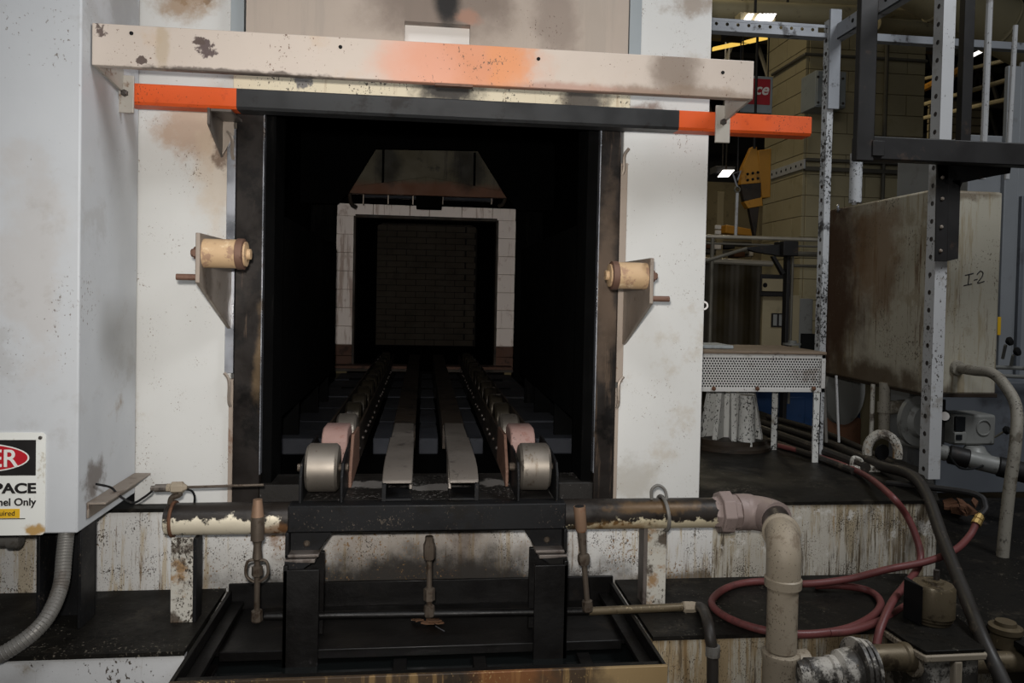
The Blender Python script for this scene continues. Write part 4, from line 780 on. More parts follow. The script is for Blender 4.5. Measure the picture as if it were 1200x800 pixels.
# ------------------------------------------------------------------ perforated bench
bn = thing('perforated_bench', 'low white bench with perforated steel front panel on the deck', 'bench', (1.5, 3.4, DZ))
bY = 3.19
bx0, bx1 = at(812, 440, Y=bY).x, at(967, 440, Y=bY).x
bz1, bz0 = at(895, 415, Y=bY).z, at(895, 459, Y=bY).z
pu = 0.0125; nv = int((bz1 - bz0 - 0.03) / (pu * 0.87)); nu = int((bx1 - bx0 - 0.03) / pu)
MB().perf((bx0 + 0.012, bY, bz0 + 0.018), (1, 0, 0), (0, 0, 1), nu, nv, pu, pu * 0.87, 0.0042, True).to('perforated_panel', 'bench_white', bn, 0, 35, False)
box('hole_shade_sheet', 'hole_black', bn, bx0 + 0.01, bx1 - 0.01, bY + 0.02, bY + 0.025, bz0 + 0.01, bz1 - 0.01, 0)  # black sheet added behind the panel so its holes look shaded
MB().box(bx0, bx1, bY - 0.002, bY + 0.03, bz1 - 0.016, bz1).box(bx0, bx1, bY - 0.002, bY + 0.012, bz0, bz0 + 0.018).box(bx1 - 0.018, bx1, bY - 0.002, bY + 0.02, bz0, bz1).box(bx0, bx0 + 0.012, bY - 0.002, bY + 0.02, bz0, bz1).to('panel_frame', 'bench_white', bn, 0.001)
box('top', 'bench_top', bn, bx0, bx1, bY - 0.01, bY + 0.42, bz1 + 0.001, bz1 + 0.014, 0.003)
for px in (836, 887, 953):
    p = at(px, 455, Y=bY); MB().rev((p.x, bY - 0.012, p.z), (0, 1, 0), [(0, 0.004), (0.004, 0.010), (0.010, 0.010)], 6).to('bolt', 'rust_brown', bn)
for px, yy in ((908, bY + 0.28), (957, bY + 0.002)):
    a = at(px, 500, Y=yy); MB().box(a.x - 0.016, a.x + 0.016, yy, yy + 0.006, DZ, bz0).box(a.x + 0.010, a.x + 0.016, yy, yy + 0.035, DZ, bz0).to('leg', 'speckled_leg', bn, 0.001)
p = at(830, 405, Y=bY + 0.2)
pl = thing('flat_plate', 'pale flat plate lying on the left end of the bench top', 'plate', (p.x, bY + 0.15, bz1 + 0.014))
box('sheet', 'electrical_grey', pl, p.x - 0.2, p.x + 0.08, bY + 0.1, bY + 0.3, bz1 + 0.015, bz1 + 0.03, 0.003)
# pedestal
pc = dk(853, 522, DZ); pY = pc.y
pd = thing('ribbed_pedestal', 'white ribbed pedestal with round foot standing under the bench', 'pedestal', (pc.x, pY, DZ))
MB().rev((pc.x, pY, DZ), (0, 0, 1), [(0, 0.20), (0.015, 0.20), (0.03, 0.185), (0.05, 0.185), (0.055, 0.10)], 30).to('foot_ring', 'sooty_rail', pd)
MB().rev((pc.x, pY, DZ + 0.05), (0, 0, 1), [(0, 0.085), (0.22, 0.085)], 20).to('drum', 'speckled_leg', pd)
for k in range(7):
    a = -2.9 + k * 0.55; u = Vector((math.cos(a), math.sin(a), 0)); w = Vector((-u.y, u.x, 0)) * 0.012; c = Vector((pc.x, pY, DZ + 0.045))
    MB().prism([c + u * 0.08 - w, c + u * 0.165 - w, c + u * 0.12 - w + Vector((0, 0, 0.235)), c + u * 0.08 - w + Vector((0, 0, 0.235))], w * 2).to('rib', 'speckled_leg', pd, 0.002)
a = -1.25; MB().rev((pc.x + 0.03, pY - 0.14, DZ + 0.03), (0, 0, 1), [(0, 0.042), (0.235, 0.036)], 18).to('column', 'speckled_leg', pd)
# ------------------------------------------------------------------ strut frame
fr = thing('strut_frame', 'tall white perforated steel angle frame right of the furnace', 'frame', (1.95, 3.1, DZ))
def angle_post(px_edge, px_fold, px_right, Y, z1, mt, pitch, hole, name='post'):
    xf = at(px_fold, 400, Y=Y).x; xr = at(px_right, 400, Y=Y).x; yb = at(px_edge, 400, X=xf).y
    n = int((z1 - DZ) / pitch); h = n * pitch
    o = MB().box(xf, xr, Y, Y + 0.006, DZ, DZ + h).box(xf + 0.004, xf + 0.005, Y + 0.006, yb, DZ, DZ + h).to(name, mt, fr, 0)
    MB().perf((xf - 0.001, Y, DZ), (0, 1, 0), (0, 0, 1), 1, n, yb - Y, pitch, hole, False).to('slotted_flange', mt, o, 0, 35, False)
    ib = MB().box(xf + 0.002, xf + 0.003, Y + 0.002, yb - 0.002, DZ + 0.002, DZ + h - 0.002).to('slot_shade_strip', 'bolt_steel', o, 0)  # strip behind the slots, its grey stands in for the shade inside
    return xf, xr, yb
angle_post(1082, 1093, 1107, 2.88, 3.4, 'strut_white', 0.072, 0.0105)
zt = at(980, 12, Y=3.3).z
xf1, xr1, yb1 = angle_post(955, 961, 968, 3.3, zt, 'strut_flaking', 0.06, 0.010)
box('post_sleeve', 'strut_grey', fr, xf1 - 0.004, xr1 + 0.02, 3.285, 3.299, at(970, 128, Y=3.3).z, zt, 0.001)
z = at(905, 33, Y=3.31).z
x0 = at(833, 38, Y=3.31).x
MB().box(x0, xf1, 3.31, 3.36, z - 0.026, z - 0.006).box(x0, xf1, 3.31, 3.312, z + 0.016, z + 0.030).to('top_rail', 'strut_grey', fr, 0.001)
nn = int((xf1 - x0) / 0.05); MB().perf((x0, 3.311, z - 0.006), (1, 0, 0), (0, 0, 1), nn, 1, 0.05, 0.022, 0.008, False).to('slotted_strip', 'strut_grey', fr, 0, 35, False)
MB().box(xr1, xr1 + 0.006, 2.1, 3.32, z - 0.04, z + 0.03).box(xr1, xr1 + 0.04, 2.1, 3.32, z - 0.04, z - 0.034).to('side_rail', 'strut_grey', fr, 0.001)
for k in range(9): MB().rev((xr1 - 0.001, 2.2 + 0.12 * k, z), (1, 0, 0), [(0, 0.010), (0.002, 0.010)], 8).to('slot', 'hole_black', fr)
zz = at(1100, 48, Y=3.9).z; box('cross_rail', 'strut_grey', fr, at(1020, 45, Y=3.9).x, at(1260, 45, Y=3.9).x, 3.9, 3.95, zz - 0.02, zz + 0.02, 0.002)
# thin conduit by the black column
cn = thing('thin_conduit', 'thin pale vertical conduit beside the black overhead column', 'conduit', at(1001, 240, Y=3.4))
MB().cyl(at(1001, 240, Y=3.4), at(1012, -20, Y=3.4), 0.011, 10).to('tube', 'strut_white', cn)
p = at(1003, 205, Y=3.4); MB().cyl(p - Vector((0, 0, 0.13)), p + Vector((0, 0, 0.10)), 0.028, 12).to('flaking_sleeve', 'strut_flaking', cn)
for px, lab in ((1157, 'pale vertical pipe rising behind the black beam, left one'), (1186, 'slimmer pale vertical pipe rising behind the black beam, right one')):
    t = thing('vertical_pipe', lab, 'pipe', at(px - 4, 200, Y=3.6), 'vertical pipes over the cabinet')
    MB().cyl(at(px - 6, 210, Y=3.6), at(px + 4, -30 if px < 1170 else 30, Y=3.6), 0.016 if px < 1170 else 0.012, 10).to('tube', 'strut_white', t)
t = thing('dark_upright', 'dark slim upright between perforated post and pale pipes', 'post', at(1132, 150, Y=3.5)); box('bar', 'overhead_black', t, at(1128, 100, Y=3.5).x, at(1140, 100, Y=3.5).x, 3.5, 3.54, at(1132, 165, Y=3.5).z, 3.5, 0.002)
# ------------------------------------------------------------------ black overhead arm
oh = thing('overhead_gantry', 'black steel overhead column and beam crossing in front of the tank', 'beam', at(1016, 185, Y=2.75))
zb0, zb1 = at(1100, 189, Y=2.75).z, at(1100, 162, Y=2.75).z
xa0, xa1 = at(1006, 100, Y=2.75).x, at(1027, 100, Y=2.75).x
box('column', 'overhead_black', oh, xa0, xa1, 2.75, 2.78, zb0 - 0.01, 3.4, 0.004)
box('beam', 'overhead_black', oh, xa0 + 0.02, 3.4, 2.76, 2.82, zb0, zb1, 0.004)
box('end_plate', 'overhead_black', oh, at(1022, 175, Y=2.75).x, at(1036, 175, Y=2.75).x, 2.745, 2.76, zb0 + 0.01, zb1 - 0.02, 0.002)
ar_ = thing('post_bracket', 'black bolted steel angle bracket fixed on the perforated post', 'bracket', at(1110, 300, Y=2.82))
Q = lambda px, py: at(px, py, Y=2.85)
MB().prism([Q(1098, 192), Q(1112, 192), Q(1110, 306), Q(1096, 306)], (0, 0.006, 0)).to('plate', 'overhead_black', ar_, 0.001)
a = [Q(1112, 192), Q(1110, 306)]; MB().prism([a[0], a[1], Q(1123, 303), Q(1126, 206)], (0.0, 0.006, 0)).to('flange', 'overhead_black', ar_, 0.001)
MB().prism([Q(1098, 192), Q(1100, 210), Q(1124, 224), Q(1128, 214), Q(1166, 206), Q(1184, 203), Q(1187, 178), Q(1150, 184)], (0, 0.01, 0)).to('arm', 'overhead_black', ar_, 0.001)
for px, py in ((1104, 208), (1104, 233), (1103, 266), (1102, 294), (1172, 188), (1155, 193)):
    p = Q(px, py); MB().rev((p.x, p.y - 0.008, p.z), (0, 1, 0), [(0, 0.004), (0.004, 0.008), (0.008, 0.008)], 6).to('bolt', 'plate_steel', ar_)
# ------------------------------------------------------------------ tank box
tx0, tx1, ty0, ty1, tz0, tz1 = 2.236, 2.585, 3.2, 4.07, 1.288, 2.205
tb = thing('steel_tank', 'rust-stained pale steel tank box with hand-written mark behind the perforated post', 'tank', ((tx0 + tx1) / 2, 3.6, tz0))
box('body', 'tank_paint', tb, tx0, tx1, ty0, ty1, tz0, tz1, 0.012)
box('base_flange', 'sooty_rail', tb, tx0 + 0.01, tx1 + 0.003, ty0 - 0.004, ty1, tz0 - 0.012, tz0 + 0.006, 0.002)
box('seam', 'tank_paint', tb, tx0 + 0.055, tx0 + 0.06, ty0 - 0.003, ty0, tz0, tz1 - 0.01, 0.001)
for pp in (((1136, 321), (1134.5, 333)), ((1131, 322.5), (1141, 320)), ((1129.5, 334.5), (1139, 332.5)), ((1141.5, 328), (1145.5, 327)), ((1145, 321.5), (1149, 317.5), (1152, 320), (1150, 325.5), (1145.5, 331.5), (1153.5, 329.5))):
    q = [at(*v, Y=ty0 - 0.001) for v in pp]
    MB().tube(spl(q, 4) if len(q) > 2 else q, 0.0022, 6).to('pen_stroke', 'marker_ink', tb)
p = at(984, 244, X=tx0); MB().ring((p.x - 0.01, p.y, p.z), (1, -0.6, 0), 0.018, 0.006, 16, 6).to('lifting_eye', 'edge_steel', tb)
co = thing('tank_drain_pipe', 'grimy white pipe curving out of the tank front and down to the ledge', 'pipe', at(1172, 715, Y=2.75))
MB().tube(spl([at(1122, 431, Y=ty0 + 0.01), at(1140, 434, Y=3.1), at(1162, 437, Y=3.0), at(1178, 452, Y=2.92), at(1191, 478, Y=2.85), at(1190, 520, Y=2.8), at(1182, 580, Y=2.78), at(1175, 650, Y=2.76), at(1171, 712, Y=2.74)], 8), 0.0225, 14).to('pipe', 'drain_paint', co)
p = at(1122, 431, Y=ty0 - 0.004); MB().rev(p, (0, 1, 0), [(-0.012, 0.02), (-0.01, 0.032), (0.004, 0.036)], 16).to('fitting', 'drain_paint', co)
# ------------------------------------------------------------------ piping under the tank
vp = thing('tank_outlet_pipes', 'pale vertical pipes with tee and flange below the tank', 'pipe', at(1035, 520, Y=3.5))
P5 = lambda px, py, Y=3.5: at(px, py, Y=Y)
MB().cyl(P5(1036, 506), P5(1037, 448), 0.026, 14).to('riser', 'drain_paint', vp)
MB().rev(P5(1036, 483), (0, 0, 1), [(0, 0.032), (0.05, 0.032)], 14).to('tee', 'drain_paint', vp)
MB().cyl(P5(1040, 478), P5(1078, 474), 0.034, 16).to('branch', 'drain_paint', vp)
MB().rev(P5(1072, 492, 3.4), (0.3, -1, 0), [(0, 0.12), (0.02, 0.12), (0.025, 0.08), (0.05, 0.07)], 24).to('flange', 'device_grey', vp)
MB().cyl(P5(1021, 512), P5(1023, 450), 0.010, 10).to('thin_pipe', 'support_paint', vp)
MB().cyl(P5(1045, 516), P5(1085, 522, 3.4), 0.02, 12).to('lower_branch', 'device_grey', vp)
hs = thing('horseshoe_guard', 'white horseshoe-shaped guard standing on the deck among the cables', 'guard', at(1032, 543, Y=3.1))
c = at(1034, 530, Y=3.1); pr_ = []
for k in range(13): a = math.pi * 1.15 * k / 12 - 0.25; pr_.append(c + Vector((0.085 * math.cos(a) * 0.62, -0.03 * math.cos(a), 0.08 * math.sin(a))))
MB().tube(pr_, 0.020, 10).to('arch', 'support_paint', hs); MB().rev(c + Vector((0, 0.01, 0)), (0.2, -1, 0), [(0, 0.035), (0.01, 0.035)], 14).to('shaft_end', 'black_steel', hs)
# rods leaning under tank
for px, lab in ((980, 'thin bright rod standing left under the tank'), (965, 'dull slim tube standing beside the bench corner')):
    t = thing('upright_rod', lab, 'rod', at(px, 520, Y=3.45), 'rods under the tank'); MB().cyl(at(px + 3, 518, Y=3.45), at(px, 440, Y=3.45), 0.006 if px > 970 else 0.009, 8).to('rod', 'strut_white' if px > 970 else 'grey_conduit', t)
t = thing('grinding_wheel', 'large grey disc guard standing behind the rods under the tank', 'wheel', at(985, 525, Y=4.2)); MB().rev(Vector((at(984, 518, Y=4.2).x, 4.2, DZ + 0.19)), (0.5, -1, 0), [(0, 0.19), (0.03, 0.19), (0.04, 0.15), (0.05, 0.05)], 30).to('disc', 'device_grey', t)
# grey cabinets at the right edge
gc = thing('grey_cabinet', 'large grey sheet-steel cabinet at the right behind the tank', 'cabinet', (3.3, 4.1, LZ - 0.012))
x0 = at(1128, 400, Y=3.95).x; x1 = at(1166, 400, Y=3.95).x
box('body', 'grey_sheet', gc, x0, 4.6, 3.95, 4.6, LZ - 0.012, at(1150, 158, Y=3.95).z, 0.006)
box('tall_panel', 'grey_sheet', gc, x1, x1 + 0.08, 3.92, 3.95, LZ, at(1172, 76, Y=3.92).z, 0.004)
box('tall_panel', 'grey_sheet', gc, x1 + 0.085, 4.2, 3.93, 3.95, LZ, at(1172, 70, Y=3.92).z, 0.004)
for px in (1160, 1195):
    p = at(px, 400, Y=3.9); box('seam_rib', 'grey_blue', gc, p.x - 0.012, p.x + 0.012, 3.905, 3.93, LZ, 2.3, 0.003)
gl = box('lower_panel', 'grey_blue', gc, at(1096, 560, Y=3.7).x, 4.3, 3.7, 3.94, LZ - 0.012, at(1150, 448, Y=3.7).z, 0.005)
for py in (430, 440): 
    MB().cyl(at(1165, py, Y=3.6), at(1260, py + 4, Y=3.6), 0.010, 8).to('tray_rail', 'device_grey', gc)
for px, py in ((1182, 400), (1191, 412)):
    p = at(px, py, Y=3.55); t = MB().rev(p, (0.4, -1, 0.3), [(-0.01, 0.012), (0.0, 0.022), (0.012, 0.022), (0.02, 0.008)], 12).to('valve_knob', 'hole_black', gc); MB().cyl(p + Vector((0, 0.02, -0.02)), p + Vector((0.02, 0.06, -0.09)), 0.008, 8).to('knob_stem', 'device_grey', t)
p = at(1172, 382, Y=3.88); box('yellow_tag', 'sign_yellow', gc, p.x - 0.01, p.x + 0.01, 3.885, 3.9, p.z - 0.05, p.z + 0.05, 0.002)
cv = thing('valve_actuator', 'grey valve actuator box with small window on the pipe under the tank', 'actuator', at(1142, 540, Y=3.3))
K = lambda px, py, Y=3.3: at(px, py, Y=Y)
a, b = K(1118, 522), K(1168, 486); box('housing', 'device_grey', cv, a.x, b.x, 3.3, 3.45, a.z, b.z, 0.012)
a, b = K(1119, 505, 3.29), K(1131, 488, 3.29); box('window', 'dark_glass', cv, a.x, b.x, 3.285, 3.3, a.z, b.z, 0.002)
a, b = K(1117, 519, 3.29), K(1131, 506, 3.29); f = box('scale_plate', 'device_grey', cv, a.x, b.x, 3.28, 3.3, a.z, b.z, 0.003)
a, b = K(1120, 515, 3.28), K(1127, 509, 3.28); box('scale_slot', 'dark_glass', f, a.x, b.x, 3.275, 3.281, a.z, b.z, 0.001)
MB().ring(K(1153, 501, 3.298), (0, 1, 0), 0.035, 0.004, 24, 6).to('cover_ring', 'device_grey', cv)
MB().cyl(K(1166, 512, 3.28), K(1179, 504, 3.2), 0.005, 8).to('lever', 'bright_conduit', cv); MB().rev(K(1179, 504, 3.2), (0.5, -1, 0.3), [(-0.01, 0.012), (0, 0.02), (0.012, 0.016)], 12).to('lever_knob', 'hole_black', cv)
MB().rev(K(1142, 535), (0, 0, 1), [(0, 0.07), (0.012, 0.07), (0.03, 0.05), (0.05, 0.04)], 18).to('pedestal', 'device_grey', cv)
gg = MB().rev(K(1106, 487, 3.25), (-0.3, -1, 0.1), [(-0.02, 0.025), (0, 0.030), (0.008, 0.028)], 16).to('gauge', 'hole_black', cv); MB().rev(K(1106, 487, 3.245) + Vector((-0.004, -0.012, 0)), (-0.3, -1, 0.1), [(0, 0.02), (0.002, 0.02)], 14).to('dial', 'board_white', gg)
MB().cyl(K(1103, 520, 3.27), K(1105, 468, 3.27), 0.012, 8).to('gauge_pipe', 'overhead_black', cv)
gp = thing('gas_train_pipe', 'dark gas pipe with couplings running right below the actuator box', 'pipe', K(1150, 545, 3.2))
a, b = K(1092, 527, 3.3), K(1210, 556, 3.1); MB().cyl(a, b, 0.028, 14).to('pipe', 'overhead_black', gp)
dv = (b - a); dn = dv.normalized()
for t0, r_, l_, mt in ((0.05, 0.036, 0.04, 'device_grey'), (0.17, 0.044, 0.08, 'overhead_black'), (0.36, 0.040, 0.14, 'device_grey'), (0.66, 0.046, 0.12, 'overhead_black')):
    MB().rev(a + dv * t0, dn, [(0, r_ - 0.006), (0.006, r_), (l_, r_), (l_ + 0.006, r_ - 0.006)], 12).to('coupling', mt, gp)
MB().tube(spl([K(1112, 533, 3.2), K(1125, 548, 3.15), K(1145, 548, 3.15), K(1160, 540, 3.2)], 6), 0.005, 6).to('wire', 'hole_black', gp)
t = thing('floor_pipe', 'large dark pipe lying low at the right edge behind the drain pipe', 'pipe', at(1150, 640, Y=3.2)); MB().cyl(at(1100, 600, Y=3.4), at(1230, 665, Y=2.9), 0.055, 18).to('pipe', 'overhead_black', t)
t = thing('debris_pile', 'rusty orange scrap bits on the floor beyond the deck corner', 'scrap', at(1120, 590, Y=3.4))
for k in range(7):
    c = at(1112 + 5 * k, 590 + (k % 3) * 5, Y=3.3 - 0.03 * k); u = Vector((random.uniform(.02, .05), random.uniform(-.02, .02), random.uniform(-.01, .01))); v = Vector((0.005, 0.02, 0.006))
    MB().prism([c - u - v, c + u - v, c + u * .6 + v, c - u * .7 + v], (0, 0, 0.012)).to('chip', 'rust_brown', t)
# blue machine
bmach = thing('blue_machine', 'dark blue machine cabinet far behind the bench legs', 'machine', at(960, 520, Y=5.1))
a, b = at(885, 505, Y=5.1), at(1010, 455, Y=5.1); box('cabinet', 'blue_machine', bmach, a.x, b.x, 5.1, 5.4, 0.0, b.z, 0.01)
a, b = at(920, 500, Y=5.07), at(944, 465, Y=5.07); box('door', 'blue_machine', bmach, a.x, b.x, 5.07, 5.1, a.z, b.z, 0.005)
a, b = at(984, 460, Y=5.07), at(992, 448, Y=5.07); box('label_plate', 'board_white', bmach, a.x, b.x, 5.07, 5.1, a.z, b.z, 0.002)
a, b = at(886, 520, Y=5.05), at(1010, 470, Y=5.05); 
box('plinth', 'rust_brown', bmach, a.x + 0.5, b.x, 5.05, 5.1, 0.0, b.z - 0.12, 0.004)
# ------------------------------------------------------------------ block tower in the background
TY = 7.0
cxr = at(941, 200, Y=TY).x; byk = at(892, 300, X=cxr).y; cx1 = at(1084, 100, Y=TY).x
tw = thing('block_tower', 'tall khaki concrete-block tower behind the strut frame', 'tower', ((cxr + cx1) / 2, 7.4, 0))
box('core', 'khaki_mortar', tw, cxr + 0.012, cx1 - 0.004, TY + 0.012, byk, 0, 5.0, 0)
ch = 0.2
zlo = 1.0
fb = {}
def blk(key, sx, sy, c):
    if key not in fb: fb[key] = MB().box(c[0] - sx / 2, c[0] + sx / 2, c[1] - sy / 2, c[1] + sy / 2, c[2] - ch / 2 + 0.003, c[2] + ch / 2 - 0.003).to('block', 'khaki_block', tw, 0.003); return
    like(fb[key], c)
row = 0; z = 1.2
while z < 4.9:
    off = 0 if row % 2 else 0.2
    y = TY + 0.003 - off
    while y < byk:
        a, b = max(y, TY + 0.003), min(y + 0.4, byk)
        if b - a > 0.05: blk(('l', round(b - a, 2)), 0.03, b - a - 0.006, (cxr + 0.015, (a + b) / 2, z))
        y += 0.4
    x = cxr + 0.032 - off
    while x < cx1:
        a, b = max(x, cxr + 0.032), min(x + 0.4, cx1)
        if b - a > 0.05: blk(('f', round(b - a, 2)), b - a - 0.006, 0.03, ((a + b) / 2, TY + 0.015, z))
        x += 0.4
    z += ch; row += 1
# strips, conduit and electrical box on the tower
st = thing('slotted_strip', 'pale slotted steel strip fixed across the tower left face', 'strip', at(920, 200, X=cxr - 0.02))
a, b = at(902, 207, X=cxr - 0.02), at(942, 190, X=cxr - 0.02); zs = (a.z + b.z) / 2
MB().box(cxr - 0.02, cxr - 0.001, b.y, a.y, zs - 0.045, zs + 0.045).to('strip', 'strut_white', st, 0.003)
for k in range(7): y = b.y + (a.y - b.y) * (k + 0.5) / 7; MB().rev((cxr - 0.022, y, zs), (1, 0, 0), [(0, 0.014), (0.003, 0.014)], 8).to('slot', 'hole_black', st)
MB().box(cxr, cx1, TY - 0.05, TY - 0.002, zs - 0.06, zs - 0.02).box(cxr, cx1, TY - 0.05, TY - 0.002, zs + 0.03, zs + 0.06).to('front_ledge', 'truss_steel', st, 0.003)
cd = thing('tower_conduit', 'thin conduit bent around the upper corner of the tower', 'conduit', at(940, 65, X=cxr - 0.02))
a = at(905, 88, X=cxr - 0.02); b = at(942, 64, X=cxr - 0.02); zc = (a.z + b.z) / 2
MB().tube([(cxr - 0.02, a.y, zc), (cxr - 0.02, TY - 0.02, zc), (cx1, TY - 0.02, zc)], 0.016, 8).to('tube', 'truss_steel', cd)
MB().cyl((at(1035, 200, Y=TY - 0.03).x, TY - 0.03, 1.2), (at(1035, 200, Y=TY - 0.03).x, TY - 0.03, 4.6), 0.02, 8).to('drop', 'truss_steel', cd)
eb = thing('junction_box', 'grey electrical junction box on the tower behind the strut post', 'electrical box', at(967, 125, Y=TY - 0.2))
a, b = at(955, 125, Y=TY - 0.28), at(992, 84, Y=TY - 0.28)
box('enclosure', 'electrical_grey', eb, a.x, b.x, TY - 0.28, TY - 0.003, a.z, b.z, 0.006)
box('cover', 'electrical_grey', eb, a.x + 0.01, b.x - 0.01, TY - 0.295, TY - 0.28, a.z + 0.01, b.z - 0.01, 0.004)
for px, py in ((959, 90), (988, 92), (959, 120), (988, 121)): p = at(px, py, Y=TY - 0.3); MB().rev((p.x, TY - 0.302, p.z), (0, 1, 0), [(0, 0.012), (0.006, 0.012)], 8).to('screw', 'bolt_steel', eb)
# ------------------------------------------------------------------ crane hook block, hanging sign, rod
ch_ = thing('crane_hook_block', 'yellow crane hook block hanging in front of the tower', 'crane block', at(885, 270, Y=6.3))
Kk = lambda px, py, Y=6.3: at(px, py, Y=Y)
pl = MB().prism([Kk(881, 172), Kk(887, 172), Kk(892, 214), Kk(868, 216), Kk(870, 196)], (0, 0.06, 0)).to('cheek_plate', 'crane_yellow', ch_, 0.004)
for i in range(3):
    for j in range(2): p = Kk(876 + 6 * i, 204 + 7 * j - i); MB().rev((p.x, p.y - 0.006, p.z), (0, 1, 0), [(0, 0.012), (0.008, 0.012)], 8).to('rivet', 'hole_black', pl)
MB().prism([Kk(868, 216), Kk(892, 214), Kk(892, 232), Kk(872, 236)], (0, 0.06, 0)).to('web', 'sooty_rail', ch_, 0.004)
MB().prism([Kk(872, 236), Kk(893, 230), Kk(894, 241), Kk(877, 244)], (0, 0.08, 0)).to('lower_plate', 'crane_yellow', ch_, 0.004)
MB().prism([Kk(878, 244), Kk(890, 242), Kk(886, 276), Kk(884, 276)], (0, 0.05, 0)).to('tapered_shank', 'sooty_rail', ch_, 0.004)
MB().prism([Kk(888, 176, 6.4), Kk(904, 174, 6.4), Kk(903, 231, 6.4), Kk(893, 232, 6.4)], (0, 0.2, 0)).to('rear_housing', 'crane_yellow', ch_, 0.006)
MB().cyl(Kk(884, 174), Vector((Kk(884, 174).x, 6.3, 7.2)), 0.012, 8).to('wire_rope', 'overhead_black', ch_)
rd = thing('hanging_rod', 'pale rod hanging from a ring left of the crane block', 'rod', Kk(863, 278, 6.0))
MB().cyl(Kk(862, 279, 6.0), Kk(864, 226, 6.0), 0.013, 8).to('rod', 'strut_white', rd); MB().ring(Kk(864, 222, 6.0), (0, 1, 0), 0.022, 0.008, 16, 6).to('ring', 'truss_steel', rd)
MB().tube([Kk(864, 219, 6.0), Kk(859, 204, 6.0), Kk(868, 200, 6.0), Kk(864, 212, 6.0)], 0.008, 6).to('chain_link', 'strut_grey', rd)
MB().cyl(Kk(864, 205, 6.0), Vector((Kk(864, 205, 6.0).x, 6.0, 7.2)), 0.006, 6).to('hanger', 'overhead_black', rd)
yh = thing('yellow_hoist_beam', 'small yellow hoist beam with white plates far behind the rod', 'hoist', Kk(868, 276, 7.5))
MB().prism([Kk(851, 263, 7.5), Kk(884, 269, 7.5), Kk(884, 277, 7.5), Kk(850, 273, 7.5)], (0, 0.15, 0)).to('beam', 'crane_yellow', yh, 0.01)
for py in (266, 272): p = Kk(842, py, 7.5); box('white_plate', 'board_white', yh, p.x - 0.03, p.x + 0.03, 7.5, 7.53, p.z - 0.02, p.z + 0.02, 0.004)
rb = thing('red_sign', 'red hanging sign board with white script, half hidden by heat shield', 'sign', Kk(890, 130, 6.6))
a, b = Kk(862, 131, 6.6), Kk(906, 90, 6.6); box('frame', 'electrical_grey', rb, a.x, b.x, 6.6, 6.64, a.z, b.z, 0.004)
a2, b2 = Kk(862, 121, 6.595), Kk(903, 93, 6.595); box('red_panel', 'red_board', rb, a2.x, b2.x, 6.594, 6.6, a2.z, b2.z, 0.001)
p = Kk(900, 111, 6.59); text('lettering', 'ce', 'board_white', rb, p, 0.14, align='RIGHT', shear=0.3, bold=0.003)
for px in (870, 900): q = Kk(px, 90, 6.62); MB().cyl(q, (q.x, q.y, 7.2), 0.006, 6).to('hanger', 'overhead_black', rb)
# ------------------------------------------------------------------ welding bay behind the bench
gr = thing('guard_rail', 'galvanised double guard rail crossing before the welding curtain', 'rail', at(890, 280, Y=5.2))
for py, r_ in ((279, 0.014), (287, 0.008)): MB().cyl(at(800, py - 3, Y=5.2), at(990, py + 3, Y=5.2), r_, 10).to('rail', 'bright_conduit' if py < 280 else 'truss_steel', gr)
for py, r_ in ((297, 0.02), (311, 0.012)): MB().cyl(at(925, py, Y=5.6), at(1000, py + 2, Y=5.6), r_, 8).to('lower_rail', 'truss_steel', gr)
for px in (835, 984): q = at(px, 279, Y=5.2); MB().cyl((q.x, 5.2, 0), (q.x, 5.2, q.z), 0.014, 8).to('rail_post', 'truss_steel', gr)
wc = thing('welding_curtain', 'dark amber vinyl welding curtain hanging from a pale rail', 'curtain', at(858, 410, Y=5.46))
a, b = at(815, 411, Y=5.46), at(893, 309, Y=5.46); cvx = MB(); n = 40; top = []
vs = []; fs = []
for i in range(n + 1):
    xx = a.x + (b.x - a.x) * i / n; yy = 5.46 + 0.006 * math.sin(i * 0.4) + 0.0015 * math.sin(i * 1.9)
    vs += [(xx, yy, a.z - 0.4), (xx, yy, b.z), (xx, yy + 0.004, b.z), (xx, yy + 0.004, a.z - 0.4)]
for i in range(n):
    k = i * 4
    for j in range(4): fs.append((k + j, k + (j + 1) % 4, k + 4 + (j + 1) % 4, k + 4 + j))
MB().add(vs, fs).to('sheet', 'amber_vinyl', wc, 0, 60); MB().cyl(at(805, 304, Y=5.46), at(905, 309, Y=5.46), 0.022, 10).to('rail', 'bright_conduit', wc)
ht = thing('wall_hook', 'small white ring at the furnace side before the curtain', 'hook', at(826, 358, X=1.0)); MB().ring(at(825, 358, X=0.998), (0, 1, 0), 0.013, 0.0035, 18, 6).to('ring', 'board_white', ht)
jb = thing('jib_post', 'dark jib post with braced arm in the welding bay', 'jib crane', at(925, 412, Y=5.0))
J = lambda px, py, Y=5.0: at(px, py, Y=Y)
a, b = J(919, 430), J(931, 285); box('post', 'overhead_black', jb, a.x, b.x - 0.02, 5.0, 5.06, 0, b.z, 0.004); MB().cyl((b.x, 5.02, DZ), (b.x, 5.02, J(929, 297).z), 0.010, 8).to('conduit', 'truss_steel', jb)
a = J(914, 300); b = J(932, 283); box('head', 'overhead_black', jb, a.x, b.x, 4.95, 5.1, a.z, b.z, 0.006)
MB().prism([J(870, 290), J(915, 286), J(915, 300), J(885, 295)], (0, 0.05, 0)).to('arm', 'overhead_black', jb, 0.003); MB().prism([J(905, 300), J(909, 300), J(921, 320), J(917, 322)], (0, 0.04, 0)).to('brace', 'overhead_black', jb, 0.003)
MB().cyl(J(826, 306), J(875, 291), 0.012, 8).to('outer_arm', 'truss_steel', jb)
MB().rev(J(928, 404), (0, 0, 1), [(0, 0.06), (0.012, 0.06), (0.014, 0.03), (0.03, 0.03)], 14).to('swivel', 'device_grey', jb)
